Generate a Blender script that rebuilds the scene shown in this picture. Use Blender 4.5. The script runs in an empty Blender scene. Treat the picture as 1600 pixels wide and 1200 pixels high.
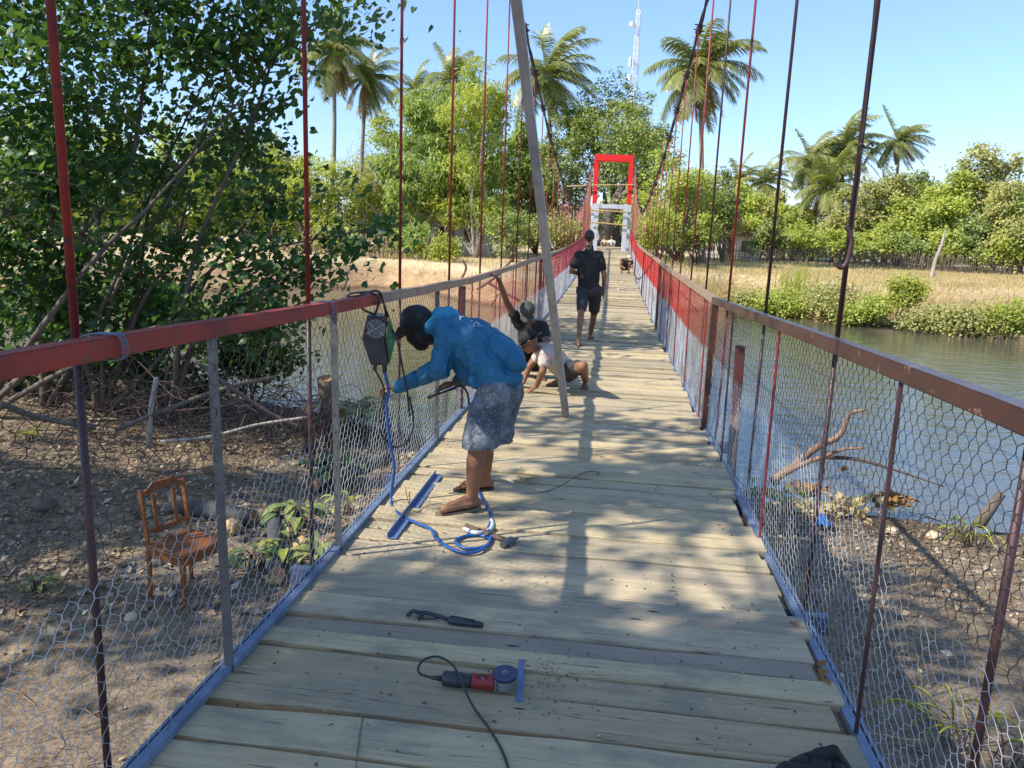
import bpy, bmesh, math, random
import numpy as np
from mathutils import Vector, Matrix, noise, Quaternion
rad = math.radians
SC = bpy.context.scene
COL = SC.collection

# ------------------------------------------------------------------ camera
F_PX = 1209.0
YAW, PITCH, ROLL, CAMX, CAMH = rad(6.923), rad(11.385), rad(2.105), 0.205, 1.6
cy, sy, cp, sp = math.cos(YAW), math.sin(YAW), math.cos(PITCH), math.sin(PITCH)
_f = Vector((-sy * cp, cy * cp, -sp)); _r = Vector((cy, sy, 0)); _u = _r.cross(_f)
cr, sr = math.cos(ROLL), math.sin(ROLL)
R_, U_ = cr * _r + sr * _u, -sr * _r + cr * _u
cam_d = bpy.data.cameras.new('camera')
cam = bpy.data.objects.new('camera', cam_d); COL.objects.link(cam)
m = Matrix.Identity(4)
for i in range(3):
    m[i][0], m[i][1], m[i][2] = R_[i], U_[i], -_f[i]
m[0][3], m[1][3], m[2][3] = CAMX, 0.0, CAMH
cam.matrix_world = m
cam_d.sensor_width = 36; cam_d.lens = 36 * F_PX / 1600; cam_d.clip_start = 0.05; cam_d.clip_end = 3000
SC.camera = cam

# ------------------------------------------------------------------ sky, sun, exposure
SUN_EL = rad(42)
SUN_H = Vector((-0.88, -0.475)).normalized()
SUNV = Vector((SUN_H.x * math.cos(SUN_EL), SUN_H.y * math.cos(SUN_EL), math.sin(SUN_EL)))
W = bpy.data.worlds.new('World'); SC.world = W; W.use_nodes = True
nt = W.node_tree; bg = nt.nodes['Background']
sky = nt.nodes.new('ShaderNodeTexSky'); sky.sky_type = 'NISHITA'; sky.sun_disc = False
sky.sun_elevation = SUN_EL; sky.sun_rotation = math.atan2(SUN_H.x, SUN_H.y)
sky.air_density = 1.0; sky.dust_density = 0.15; sky.ozone_density = 1.6
tcw = nt.nodes.new('ShaderNodeTexCoord'); sxw = nt.nodes.new('ShaderNodeSeparateXYZ'); rw_ = nt.nodes.new('ShaderNodeValToRGB'); mw = nt.nodes.new('ShaderNodeMix'); mw.data_type = 'RGBA'; mw.blend_type = 'MULTIPLY'; mw.inputs[0].default_value = 1
nt.links.new(tcw.outputs['Generated'], sxw.inputs[0]); nt.links.new(sxw.outputs[2], rw_.inputs[0])
for e, (p, c) in zip([rw_.color_ramp.elements[0], rw_.color_ramp.elements[1], rw_.color_ramp.elements.new(0.18), rw_.color_ramp.elements.new(0.45)], ((0.0, (0.52, 0.57, 0.82, 1)), (0.72, (2.8, 2.15, 1.5, 1)), (0.18, (0.66, 0.75, 0.92, 1)), (0.45, (0.92, 0.93, 0.97, 1)))): e.position = p; e.color = c
nt.links.new(sky.outputs[0], mw.inputs[6]); nt.links.new(rw_.outputs[0], mw.inputs[7])
nt.links.new(mw.outputs[2], bg.inputs[0]); bg.inputs[1].default_value = 0.15
sl = bpy.data.lights.new('sun', 'SUN'); sl.energy = 3.9; sl.angle = rad(0.53); sl.color = (1.0, 0.93, 0.80)
so = bpy.data.objects.new('sun', sl); COL.objects.link(so)
so.rotation_euler = (-SUNV).to_track_quat('-Z', 'Y').to_euler(); so.location = (-20, -10, 30)
SC.view_settings.view_transform = 'Standard'; SC.view_settings.look = 'None'
SC.view_settings.gamma = 1.0; SC.view_settings.exposure = 0.84
SC.cycles.max_bounces = 7; SC.cycles.transparent_max_bounces = 8
SC.cycles.diffuse_bounces = 3; SC.cycles.glossy_bounces = 3; SC.cycles.caustics_reflective = False
SC.cycles.caustics_refractive = False

def PX(x, y, D):
    """a point D metres away (along the ground) in the direction of photo pixel x, y"""
    d = _f + R_ * ((x - 800) / F_PX) + U_ * ((600 - y) / F_PX)
    t = D / math.hypot(d.x, d.y)
    return Vector((CAMX + t * d.x, t * d.y, CAMH + t * d.z))
def PY(x, y, Y):
    d = _f + R_ * ((x - 800) / F_PX) + U_ * ((600 - y) / F_PX)
    t = Y / d.y
    return Vector((CAMX + t * d.x, Y, CAMH + t * d.z))
def ZD(Y):
    """height of the sagging deck"""
    a = Y / 10.0
    return -0.2024 * a + 0.0383 * a * a + 0.00677 * a ** 3
def PD(x, y, up=0.0):
    """the point of the deck under photo pixel x, y"""
    d = _f + R_ * ((x - 800) / F_PX) + U_ * ((600 - y) / F_PX)
    z = 0.0
    for _ in range(12):
        t = (z + up - CAMH) / d.z; z = ZD(t * d.y)
    return Vector((CAMX + t * d.x, t * d.y, z + up))
def PZ(x, y, z):
    d = _f + R_ * ((x - 800) / F_PX) + U_ * ((600 - y) / F_PX)
    t = (z - CAMH) / d.z
    return Vector((CAMX + t * d.x, t * d.y, z))

_TT = np.geomspace(1.5, 90, 700)
def PG(x, y, up=0.0):
    """the point of the terrain under photo pixel x, y"""
    d = _f + R_ * ((x - 800) / F_PX) + U_ * ((600 - y) / F_PX)
    h = np.nonzero(CAMH + _TT * d.z - up <= terrain(CAMX + _TT * d.x, _TT * d.y))[0]; t = _TT[h[0]] if len(h) else 90.0
    return Vector((CAMX + t * d.x, t * d.y, TZ(CAMX + t * d.x, t * d.y) + up))
# ------------------------------------------------------------------ helpers: objects
def origin(o):
    while o.parent: o = o.parent
    return o.location.copy()
def tag(o, label=None, cat=None, group=None, kind=None):
    if label: o['label'] = label
    if cat: o['category'] = cat
    if group: o['group'] = group
    if kind: o['kind'] = kind
    return o
def thing(name, loc, label, cat, group=None):
    o = bpy.data.objects.new(name, None); COL.objects.link(o)
    o.location = loc; o.empty_display_size = 0.1
    return tag(o, label, cat, group)
def link(name, me, mat, parent=None, at=None, smooth=False):
    """vertices are given in world space; they are stored relative to the thing's origin"""
    off = origin(parent) if parent else (Vector(at) if at is not None else None)
    if off is None:
        n = len(me.vertices); co = np.empty(n * 3, 'f'); me.vertices.foreach_get('co', co); co = co.reshape(-1, 3)
        mn, mx = co.min(0), co.max(0); off = Vector(((mn[0] + mx[0]) / 2, (mn[1] + mx[1]) / 2, mn[2]))
    me.transform(Matrix.Translation(-Vector(off)))
    o = bpy.data.objects.new(name, me); COL.objects.link(o)
    if parent: o.parent = parent
    else: o.location = off
    if mat:
        for mm in (mat if isinstance(mat, (list, tuple)) else [mat]): me.materials.append(mm)
    if smooth: me.polygons.foreach_set('use_smooth', [True] * len(me.polygons))
    return o
def np_mesh(name, V, Fc):
    """V (n,3), Fc (m,k) uniform faces"""
    me = bpy.data.meshes.new(name); V = np.ascontiguousarray(V, 'f'); Fc = np.ascontiguousarray(Fc, 'i')
    k = Fc.shape[1]
    me.vertices.add(len(V)); me.vertices.foreach_set('co', V.ravel())
    me.loops.add(Fc.size); me.loops.foreach_set('vertex_index', Fc.ravel())
    me.polygons.add(len(Fc)); me.polygons.foreach_set('loop_start', np.arange(0, Fc.size, k, dtype='i'))
    me.update(calc_edges=True)
    return me
class MB:
    def __init__(s): s.v = []; s.f = []; s.m = []; s.c = []; s.mi = 0; s.col = 0.5
    def add(s, vs, fs):
        b = len(s.v); s.v += [tuple(v) for v in vs]; s.f += [[i + b for i in f] for f in fs]; s.m += [s.mi] * len(fs)
        s.c += [s.col] * len(vs)
        return s
    def box(s, c, d, ax=None):
        """centre, full sizes, optional axes (3 vectors)"""
        c = Vector(c); X, Y, Z = ax if ax else (Vector((1, 0, 0)), Vector((0, 1, 0)), Vector((0, 0, 1)))
        vs = [c + X * (i * d[0] / 2) + Y * (j * d[1] / 2) + Z * (k * d[2] / 2) for i in (-1, 1) for j in (-1, 1) for k in (-1, 1)]
        return s.add(vs, [(0, 1, 3, 2), (4, 6, 7, 5), (0, 4, 5, 1), (2, 3, 7, 6), (0, 2, 6, 4), (1, 5, 7, 3)])
    def bar(s, a, b, w, h, up=(0, 0, 1)):
        """rectangular bar from a to b"""
        a, b = Vector(a), Vector(b); L = b - a; Y = L.normalized(); X = Y.cross(Vector(up))
        if X.length < 1e-4: X = Y.cross(Vector((1, 0, 0)))
        X.normalize(); Z = X.cross(Y)
        return s.box((a + b) / 2, (w, L.length, h), (X, Y, Z))
    def tube(s, pts, r, n=8, cap=True, flat=1.0):
        pts = [Vector(p) for p in pts]; k = len(pts)
        rs = r if isinstance(r, (list, tuple)) else [r] * k
        T = [(pts[min(i + 1, k - 1)] - pts[max(i - 1, 0)]).normalized() for i in range(k)]
        u = T[0].orthogonal().normalized(); vs = []; fs = []
        for i in range(k):
            u = (u - T[i] * u.dot(T[i])); u = u.normalized() if u.length > 1e-6 else T[i].orthogonal().normalized()
            w = T[i].cross(u)
            for j in range(n):
                a = 2 * math.pi * j / n; vs.append(pts[i] + (u * math.cos(a) + w * math.sin(a) * flat) * rs[i])
        for i in range(k - 1):
            for j in range(n):
                fs.append((i * n + j, i * n + (j + 1) % n, (i + 1) * n + (j + 1) % n, (i + 1) * n + j))
        if cap: fs += [tuple(range(n))[::-1], tuple((k - 1) * n + j for j in range(n))]
        return s.add(vs, fs)
    def lathe(s, c, prof, axis=(0, 0, 1), n=16, cap=True):
        """profile [(radius, height)] about axis"""
        c = Vector(c); A = Vector(axis).normalized(); u = A.orthogonal().normalized(); w = A.cross(u); vs = []; fs = []
        for r, h in prof:
            for j in range(n):
                a = 2 * math.pi * j / n; vs.append(c + A * h + (u * math.cos(a) + w * math.sin(a)) * r)
        k = len(prof)
        for i in range(k - 1):
            for j in range(n):
                fs.append((i * n + j, i * n + (j + 1) % n, (i + 1) * n + (j + 1) % n, (i + 1) * n + j))
        if cap: fs += [tuple(range(n))[::-1], tuple((k - 1) * n + j for j in range(n))]
        return s.add(vs, fs)
    def prism(s, poly, ext):
        """polygon of 3-D points pushed along ext"""
        n = len(poly); e = Vector(ext); vs = [Vector(p) for p in poly]; vs += [v + e for v in vs]
        return s.add(vs, [tuple(range(n))[::-1], tuple(range(n, 2 * n))] + [(i, (i + 1) % n, n + (i + 1) % n, n + i) for i in range(n)])
    def mesh(s, name='m', tint=False):
        me = bpy.data.meshes.new(name); me.from_pydata(s.v, [], s.f)
        if any(s.m): me.polygons.foreach_set('material_index', s.m)
        if tint:
            at = me.attributes.new('tint', 'FLOAT', 'POINT'); at.data.foreach_set('value', s.c)
        me.update(); return me
    def put(s, name, mat, parent=None, at=None, smooth=False, bevel=0, tint=False):
        me = s.mesh(name, tint)
        bm = bmesh.new(); bm.from_mesh(me); bmesh.ops.recalc_face_normals(bm, faces=bm.faces[:])
        if bevel: bmesh.ops.bevel(bm, geom=[e for e in bm.edges if e.is_manifold and e.calc_face_angle(0) > 0.6], offset=bevel, segments=2, affect='EDGES', profile=0.5)
        bm.to_mesh(me); bm.free()
        return link(name, me, mat, parent, at, smooth)
def spline(pts, n=8):
    """Catmull-Rom through pts"""
    P = [Vector(p) for p in pts]; P = [P[0] * 2 - P[1]] + P + [P[-1] * 2 - P[-2]]; out = []
    for i in range(1, len(P) - 2):
        for k in range(n):
            t = k / n; a, b, c, d = P[i - 1:i + 3]
            out.append(0.5 * ((2 * b) + (c - a) * t + (2 * a - 5 * b + 4 * c - d) * t * t + (3 * b - a - 3 * c + d) * t ** 3))
    out.append(P[-2]); return out

# ------------------------------------------------------------------ helpers: materials
def nodes(name):
    mt = bpy.data.materials.new(name); mt.use_nodes = True; n = mt.node_tree.nodes; return mt, mt.node_tree, n['Principled BSDF']
def N(t, typ, **k):
    n = t.nodes.new('ShaderNode' + typ)
    for a, b in k.items(): setattr(n, a, b)
    return n
def ramp(t, fac, stops, interp='LINEAR'):
    r = N(t, 'ValToRGB'); r.color_ramp.interpolation = interp
    e = r.color_ramp.elements
    while len(e) < len(stops): e.new(0.5)
    for i, (p, c) in enumerate(stops):
        e[i].position = p; e[i].color = (*c, 1) if len(c) == 3 else c
    if fac is not None: t.links.new(fac, r.inputs[0])
    return r
def mixc(t, fac, a, b, mode='MIX'):
    mx = N(t, 'Mix', data_type='RGBA', blend_type=mode)
    for s, v in ((0, fac), (6, a), (7, b)):
        if isinstance(v, bpy.types.NodeSocket): t.links.new(v, mx.inputs[s])
        elif s == 0: mx.inputs[0].default_value = v
        else: mx.inputs[s].default_value = (*v, 1)
    return mx.outputs[2]
def coords(t, stretch=(1, 1, 1), kind='Object'):
    tc = N(t, 'TexCoord'); mp = N(t, 'Mapping'); mp.inputs['Scale'].default_value = stretch
    t.links.new(tc.outputs[kind], mp.inputs[0]); return mp.outputs[0]
def noi(t, vec, scale, detail=4, rough=0.55, dist=0.0):
    n = N(t, 'TexNoise'); n.inputs['Scale'].default_value = scale; n.inputs['Detail'].default_value = detail
    n.inputs['Roughness'].default_value = rough; n.inputs['Distortion'].default_value = dist
    if vec is not None: t.links.new(vec, n.inputs['Vector'])
    return n.outputs[0]
def bump(t, b, h, strength, dist=0.01, prev=None):
    n = N(t, 'Bump'); n.inputs['Strength'].default_value = strength; n.inputs['Distance'].default_value = dist
    t.links.new(h, n.inputs['Height'])
    if prev: t.links.new(prev, n.inputs['Normal'])
    t.links.new(n.outputs[0], b.inputs['Normal']); return n.outputs[0]
def M(name, c, c2=None, scale=8, rough=0.6, metal=0.0, bmp=0.0, bscale=None, bdist=0.004, stretch=(1, 1, 1), edges=(0.35, 0.65), spots=None, coat=0):
    """surface whose colour wanders between c and c2, with optional small spots (colour, scale, threshold)"""
    mt, t, b = nodes(name); v = coords(t, stretch)
    c2 = c2 or tuple(x * 0.7 for x in c)
    n1 = noi(t, v, scale, 6, 0.65)
    col = ramp(t, n1, [(edges[0], c), (edges[1], c2)]).outputs[0]
    if spots:
        n2 = noi(t, v, spots[1], 3, 0.6); k = ramp(t, n2, [(spots[2], (0, 0, 0)), (spots[2] + 0.06, (1, 1, 1))]).outputs[0]
        col = mixc(t, k, col, spots[0])
    t.links.new(col, b.inputs['Base Color']); b.inputs['Metallic'].default_value = metal
    rr = N(t, 'MapRange'); rr.inputs[3].default_value = max(0.03, rough - 0.12); rr.inputs[4].default_value = min(1, rough + 0.12)
    t.links.new(n1, rr.inputs[0]); t.links.new(rr.outputs[0], b.inputs['Roughness'])
    if coat: b.inputs['Coat Weight'].default_value = coat
    if bmp: bump(t, b, noi(t, v, bscale or scale * 3, 5, 0.6), bmp, bdist)
    return mt
def leafmat(name, cols, trans=0.3, rough=0.5, tcol=None, spec=0.4, big=0.35):
    """leaves: each island takes its own colour; light passes through"""
    mt, t, b = nodes(name); g = N(t, 'NewGeometry')
    r = ramp(t, g.outputs['Random Per Island'], [(i / max(1, len(cols) - 1), c) for i, c in enumerate(cols)])
    nz = noi(t, coords(t), big, 2, 0.5)
    col = mixc(t, 1.0, r.outputs[0], ramp(t, nz, [(0.3, (0.72, 0.76, 0.72)), (0.7, (1.25, 1.2, 1.1))]).outputs[0], 'MULTIPLY')
    t.links.new(col, b.inputs['Base Color']); b.inputs['Roughness'].default_value = rough
    b.inputs['Specular IOR Level'].default_value = spec
    tr = N(t, 'BsdfTranslucent'); tc = mixc(t, 1.0, col, tcol or (1.25, 1.3, 0.5), 'MULTIPLY'); t.links.new(tc, tr.inputs[0])
    mx = N(t, 'MixShader'); mx.inputs[0].default_value = trans
    t.links.new(b.outputs[0], mx.inputs[1]); t.links.new(tr.outputs[0], mx.inputs[2])
    t.links.new(mx.outputs[0], t.nodes['Material Output'].inputs[0])
    return mt

# ------------------------------------------------------------------ terrain and water
WATER_Z = -2.1
NX = [-60, -15, -9, -6, -3.2, 2.3, 5.1, 9, 20, 60]; NY = [21, 17.5, 16.0, 14.3, 13.0, 10.9, 10.3, 11.2, 13, 15]
FX = [-70, -40, -24.7, -22, -17.2, -13.4, -9, -5, 0, 5, 7, 10.3, 15.4, 18.4, 35, 80]
FY = [24, 26, 29, 36, 40.4, 45, 41, 36.5, 36, 39.5, 40, 36.5, 35.6, 36.4, 36, 33]
def sstep(x): x = np.clip(x, 0, 1); return x * x * (3 - 2 * x)
_rg = np.random.default_rng(5)
_wav = [(_rg.uniform(0, 6.28), _rg.uniform(0, 6.28)) for _ in range(40)]
def wob(x, y, s, k=0):
    """cheap smooth 2-D noise from sines, -1..1"""
    o = 0
    for i in range(5):
        a, ph = _wav[(k * 5 + i) % 40]; f = s * (0.7 + 0.45 * i)
        o = o + np.sin(f * (x * math.cos(a) + y * math.sin(a)) + ph) / (1 + 0.5 * i)
    return o / 3.0
def terrain(x, y):
    x = np.asarray(x, float); y = np.asarray(y, float)
    dn = np.interp(x, NX, NY) - y + wob(x, y, 1.1, 0) * 0.35      # > 0 on the near bank
    df = y - np.interp(x, FX, FY) + wob(x, y, 0.6, 1) * 0.5       # > 0 on the far bank
    zn = WATER_Z + 0.06 + 0.66 * sstep(dn / 7.5) + 0.05 * sstep(dn / 0.5)
    zf_l = WATER_Z + 0.35 * sstep(df / 0.5) + 1.25 * sstep((df + wob(x, y, 1.3, 4) * 0.6) / 3.0)
    zf_r = WATER_Z + 0.25 * sstep(df / 0.6) + 1.35 * sstep(df / 6.0)
    k = sstep((x + 2) / 8.0); zf = zf_l * (1 - k) + zf_r * k
    zf = zf + 0.92 * np.exp(-(x / 3.2) ** 2) * sstep((y - 43.5) / 2.3)
    zr = WATER_Z - 0.15 - 0.8 * sstep(np.minimum(-dn, -df) / 3.0)
    z = np.where(dn > 0, zn, np.where(df > 0, zf, zr))
    near = np.exp(-((y - 6) / 14) ** 2)
    z = z + (wob(x, y, 2.3, 2) * 0.035 + wob(x, y, 6.0, 3) * 0.026) * near + wob(x, y, 0.5, 5) * 0.06 * (df > 2)
    z = z + wob(x, y, 14.0, 6) * 0.012 * near
    return z
def TZ(x, y): return float(terrain(x, y))

xs = np.concatenate([-np.geomspace(600, 12, 34), np.arange(-11.8, 7.5, 0.085), np.geomspace(7.6, 600, 40)])
ys = np.concatenate([[-200, -80, -30, -12, -5, -2, 0], np.arange(0.6, 17.5, 0.085), np.arange(17.7, 34, 0.5), np.arange(34, 52, 0.22), np.geomspace(52.3, 1500, 60)])
XX, YY = np.meshgrid(xs, ys); ZZ = terrain(XX, YY)
nx, ny = len(xs), len(ys); idx = np.arange(nx * ny).reshape(ny, nx)
Fq = np.stack([idx[:-1, :-1], idx[:-1, 1:], idx[1:, 1:], idx[1:, :-1]], -1).reshape(-1, 4)
mt, t, b = nodes('earth'); v = coords(t); pos = N(t, 'NewGeometry').outputs['Position']
sx = N(t, 'SeparateXYZ'); t.links.new(pos, sx.inputs[0])
n1 = noi(t, v, 0.9, 6, 0.6); n2 = noi(t, v, 7, 8, 0.75); n3 = noi(t, v, 38, 4, 0.7)
dirt = ramp(t, n2, [(0.28, (0.06, 0.038, 0.026)), (0.45, (0.15, 0.105, 0.068)), (0.62, (0.30, 0.22, 0.14)), (0.8, (0.42, 0.33, 0.21))]).outputs[0]
dirt = mixc(t, ramp(t, n3, [(0.42, (0, 0, 0)), (0.6, (1, 1, 1))]).outputs[0], dirt, mixc(t, 0.5, dirt, (0.42, 0.35, 0.25)))
straw = ramp(t, noi(t, coords(t, (1, 1, 3)), 3.5, 8, 0.75), [(0.3, (0.40, 0.31, 0.18)), (0.5, (0.58, 0.46, 0.28)), (0.72, (0.68, 0.56, 0.36))]).outputs[0]
farm = N(t, 'MapRange'); farm.inputs[1].default_value = 24; farm.inputs[2].default_value = 30; t.links.new(sx.outputs[1], farm.inputs[0])
clay = ramp(t, noi(t, coords(t, (1, 1, 4)), 1.6, 7, 0.7), [(0.3, (0.24, 0.15, 0.08)), (0.55, (0.44, 0.29, 0.16)), (0.75, (0.56, 0.41, 0.24))]).outputs[0]
hz = N(t, 'MapRange'); hz.inputs[1].default_value = -1.1; hz.inputs[2].default_value = -0.62; t.links.new(sx.outputs[2], hz.inputs[0])
far = mixc(t, hz.outputs[0], clay, straw)
col = mixc(t, farm.outputs[0], dirt, far)
wet = N(t, 'MapRange'); wet.inputs[1].default_value = WATER_Z + 0.02; wet.inputs[2].default_value = WATER_Z + 0.22; t.links.new(sx.outputs[2], wet.inputs[0])
col = mixc(t, wet.outputs[0], mixc(t, 1.0, col, (0.42, 0.40, 0.38), 'MULTIPLY'), col)
t.links.new(col, b.inputs['Base Color']); b.inputs['Roughness'].default_value = 0.92; b.inputs['Specular IOR Level'].default_value = 0.2
bp = bump(t, b, n2, 0.8, 0.05); bump(t, b, n3, 0.9, 0.012, bp)
g = link('ground', np_mesh('ground', np.stack([XX, YY, ZZ], -1).reshape(-1, 3), Fq), mt, at=(0, 0, 0), smooth=True)
tag(g, kind='structure')

mt, t, b = nodes('river_water'); v = coords(t, (1, 1.6, 1))
b.inputs['Base Color'].default_value = (0.08, 0.09, 0.08, 1); b.inputs['Roughness'].default_value = 0.05; b.inputs['IOR'].default_value = 1.95
cm = ramp(t, noi(t, coords(t), 0.12, 4, 0.6), [(0.3, (0.075, 0.08, 0.06)), (0.7, (0.13, 0.12, 0.08))]).outputs[0]
t.links.new(cm, b.inputs['Base Color'])
w1 = noi(t, v, 1.3, 3, 0.55, 0.3); w2 = noi(t, v, 5.5, 3, 0.6, 0.2)
bp = bump(t, b, w1, 0.30, 0.10); bump(t, b, w2, 0.30, 0.028, bp)
wv = MB(); wv.add([(-500, 9, WATER_Z), (500, 9, WATER_Z), (500, 60, WATER_Z), (-500, 60, WATER_Z)], [(0, 1, 2, 3)])
o = wv.put('river_water', mt, at=(0, 30, WATER_Z)); tag(o, kind='structure')
# ------------------------------------------------------------------ the suspension bridge
HW, RAILH, Y0, Y1 = 1.1, 1.27, -1.5, 46.0
CY = [-8, -2, 0, 5, 10.3, 13.2, 16.3, 18.3, 21.5, 25, 28, 31, 36, 41, 46]
CZ = [8.2, 7.1, 6.7, 5.65, 4.58, 4.05, 3.48, 3.2, 2.82, 2.5, 2.34, 2.42, 3.05, 4.2, 5.85]
def RH(y, s):
    """handrail height above the deck, left or right"""
    return float(np.interp(y, [1.5, 3.4, 7, 12, 18, 46], [1.32, 1.29, 1.25, 1.28, 1.31, 1.29])) if s < 0 else float(np.interp(y, [1.8, 3.2, 7, 8.5, 12, 18, 46], [1.295, 1.275, 1.19, 1.21, 1.24, 1.31, 1.29]))
def cab(y): return float(np.interp(y, CY, CZ))
m_red = M('red_paint', (0.33, 0.026, 0.015), (0.18, 0.019, 0.013), 4, 0.52, bmp=0.4, spots=((0.10, 0.045, 0.03), 22, 0.60))
m_redrod = M('red_rod_paint', (0.30, 0.025, 0.02), (0.13, 0.015, 0.022), 3, 0.5, bmp=.3, spots=((0.06, 0.03, 0.03), 26, 0.6))
m_darkrod = M('dark_rust_and_shade_rod', (0.075, 0.028, 0.028), (0.035, 0.018, 0.022), 5, 0.5)
m_brown = M('brown_primer', (0.075, 0.033, 0.026), (0.05, 0.024, 0.02), 4, 0.32, bmp=0.3, spots=((0.19, 0.10, 0.07), 24, 0.63))
m_tan = M('bare_dusty_steel', (0.36, 0.25, 0.17), (0.26, 0.165, 0.11), 6, 0.6, bmp=0.1)
m_grey = M('grey_steel', (0.16, 0.17, 0.18), (0.10, 0.105, 0.11), 14, 0.42, metal=0.4, bmp=0.1)
m_galv = M('galvanised_steel', (0.20, 0.26, 0.37), (0.12, 0.165, 0.25), 9, 0.45, metal=0.2, bmp=0.15, spots=((0.12, 0.12, 0.13), 30, 0.64))
m_bluebar = M('blue_steel', (0.12, 0.19, 0.36), (0.09, 0.145, 0.28), 12, 0.42, spots=((0.2, 0.22, 0.28), 45, 0.66))  # bluish base colour with greyer specks
m_silver = M('silver_paint', (0.62, 0.64, 0.66), (0.46, 0.48, 0.5), 5, 0.45, metal=0.15)
m_cable = M('dark_steel_cable', (0.07, 0.05, 0.075), (0.04, 0.03, 0.04), 20, 0.5, bmp=0.5, bscale=60)
m_tanrod = M('rust_stained_rod', (0.45, 0.24, 0.13), (0.30, 0.10, 0.06), 4, 0.6)

m_xbeam = M('dark_blue_beam', (0.06, 0.09, 0.17), (0.04, 0.06, 0.11), 8, 0.5, spots=((0.10, 0.07, 0.05), 20, 0.62))
# deck planks: grain along X, each plank its own tint
mt, t, b = nodes('weathered_plank'); ta = N(t, 'Attribute', attribute_name='tint')
add = N(t, 'VectorMath', operation='ADD'); sc = N(t, 'VectorMath', operation='SCALE'); cc = N(t, 'CombineXYZ')
for i in range(3): t.links.new(ta.outputs['Fac'], cc.inputs[i])
t.links.new(cc.outputs[0], sc.inputs[0]); sc.inputs['Scale'].default_value = 37.0
tc = N(t, 'TexCoord'); t.links.new(tc.outputs['Object'], add.inputs[0]); t.links.new(sc.outputs[0], add.inputs[1])
def mapv(s):
    mp = N(t, 'Mapping'); mp.inputs['Scale'].default_value = s; t.links.new(add.outputs[0], mp.inputs[0]); return mp.outputs[0]
gr = noi(t, mapv((1.1, 16, 16)), 1.6, 8, 0.72, 0.7); fine = noi(t, mapv((3, 70, 70)), 1.3, 5, 0.7, 0.3); blot = noi(t, mapv((1, 2, 2)), 2.2, 6, 0.65)
base = ramp(t, ta.outputs['Fac'], [(0.0, (0.39, 0.31, 0.195)), (0.2, (0.56, 0.45, 0.275)), (0.38, (0.45, 0.38, 0.26)), (0.55, (0.60, 0.475, 0.285)), (0.7, (0.48, 0.405, 0.27)), (0.84, (0.54, 0.44, 0.29)), (0.94, (0.40, 0.34, 0.25)), (1.0, (0.31, 0.25, 0.195))]).outputs[0]
c1 = mixc(t, 1.0, base, ramp(t, gr, [(0.25, (0.50, 0.44, 0.38)), (0.35, (0.86, 0.83, 0.79)), (0.52, (1.0, 0.99, 0.97)), (0.75, (1.1, 1.08, 1.03))]).outputs[0], 'MULTIPLY')
c1 = mixc(t, 1.0, c1, ramp(t, fine, [(0.30, (0.70, 0.67, 0.63)), (0.42, (0.96, 0.96, 0.95)), (0.72, (1.06, 1.06, 1.05))]).outputs[0], 'MULTIPLY')
c1 = mixc(t, ramp(t, blot, [(0.48, (0, 0, 0)), (0.62, (0.55, 0.55, 0.55)), (0.75, (0.9, 0.9, 0.9))]).outputs[0], c1, (0.22, 0.195, 0.155))
vo = N(t, 'TexVoronoi', feature='F1'); t.links.new(mapv((2.2, 9, 9)), vo.inputs[0]); vo.inputs['Scale'].default_value = 1.0
kn = ramp(t, vo.outputs[0], [(0.045, (1, 1, 1)), (0.075, (0, 0, 0))]).outputs[0]
c1 = mixc(t, kn, c1, (0.035, 0.025, 0.018))
ck = noi(t, mapv((0.55, 24, 24)), 1.5, 3, 0.4, 0.15); ckm = ramp(t, ck, [(0.488, (0, 0, 0)), (0.5, (1, 1, 1)), (0.512, (0, 0, 0))]).outputs[0]
ck2 = ramp(t, noi(t, mapv((0.8, 3, 3)), 2.2, 2, 0.5), [(0.5, (0, 0, 0)), (0.56, (0.9, 0.9, 0.9))]).outputs[0]
cm_ = N(t, 'Math', operation='MULTIPLY'); t.links.new(ckm, cm_.inputs[0]); t.links.new(ck2, cm_.inputs[1])
c1 = mixc(t, cm_.outputs[0], c1, (0.05, 0.035, 0.025))
t.links.new(c1, b.inputs['Base Color']); b.inputs['Roughness'].default_value = 0.75; b.inputs['Specular IOR Level'].default_value = 0.25
bp = bump(t, b, gr, 0.4, 0.005); bump(t, b, fine, 0.4, 0.0015, bp)
m_plank = mt

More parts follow.
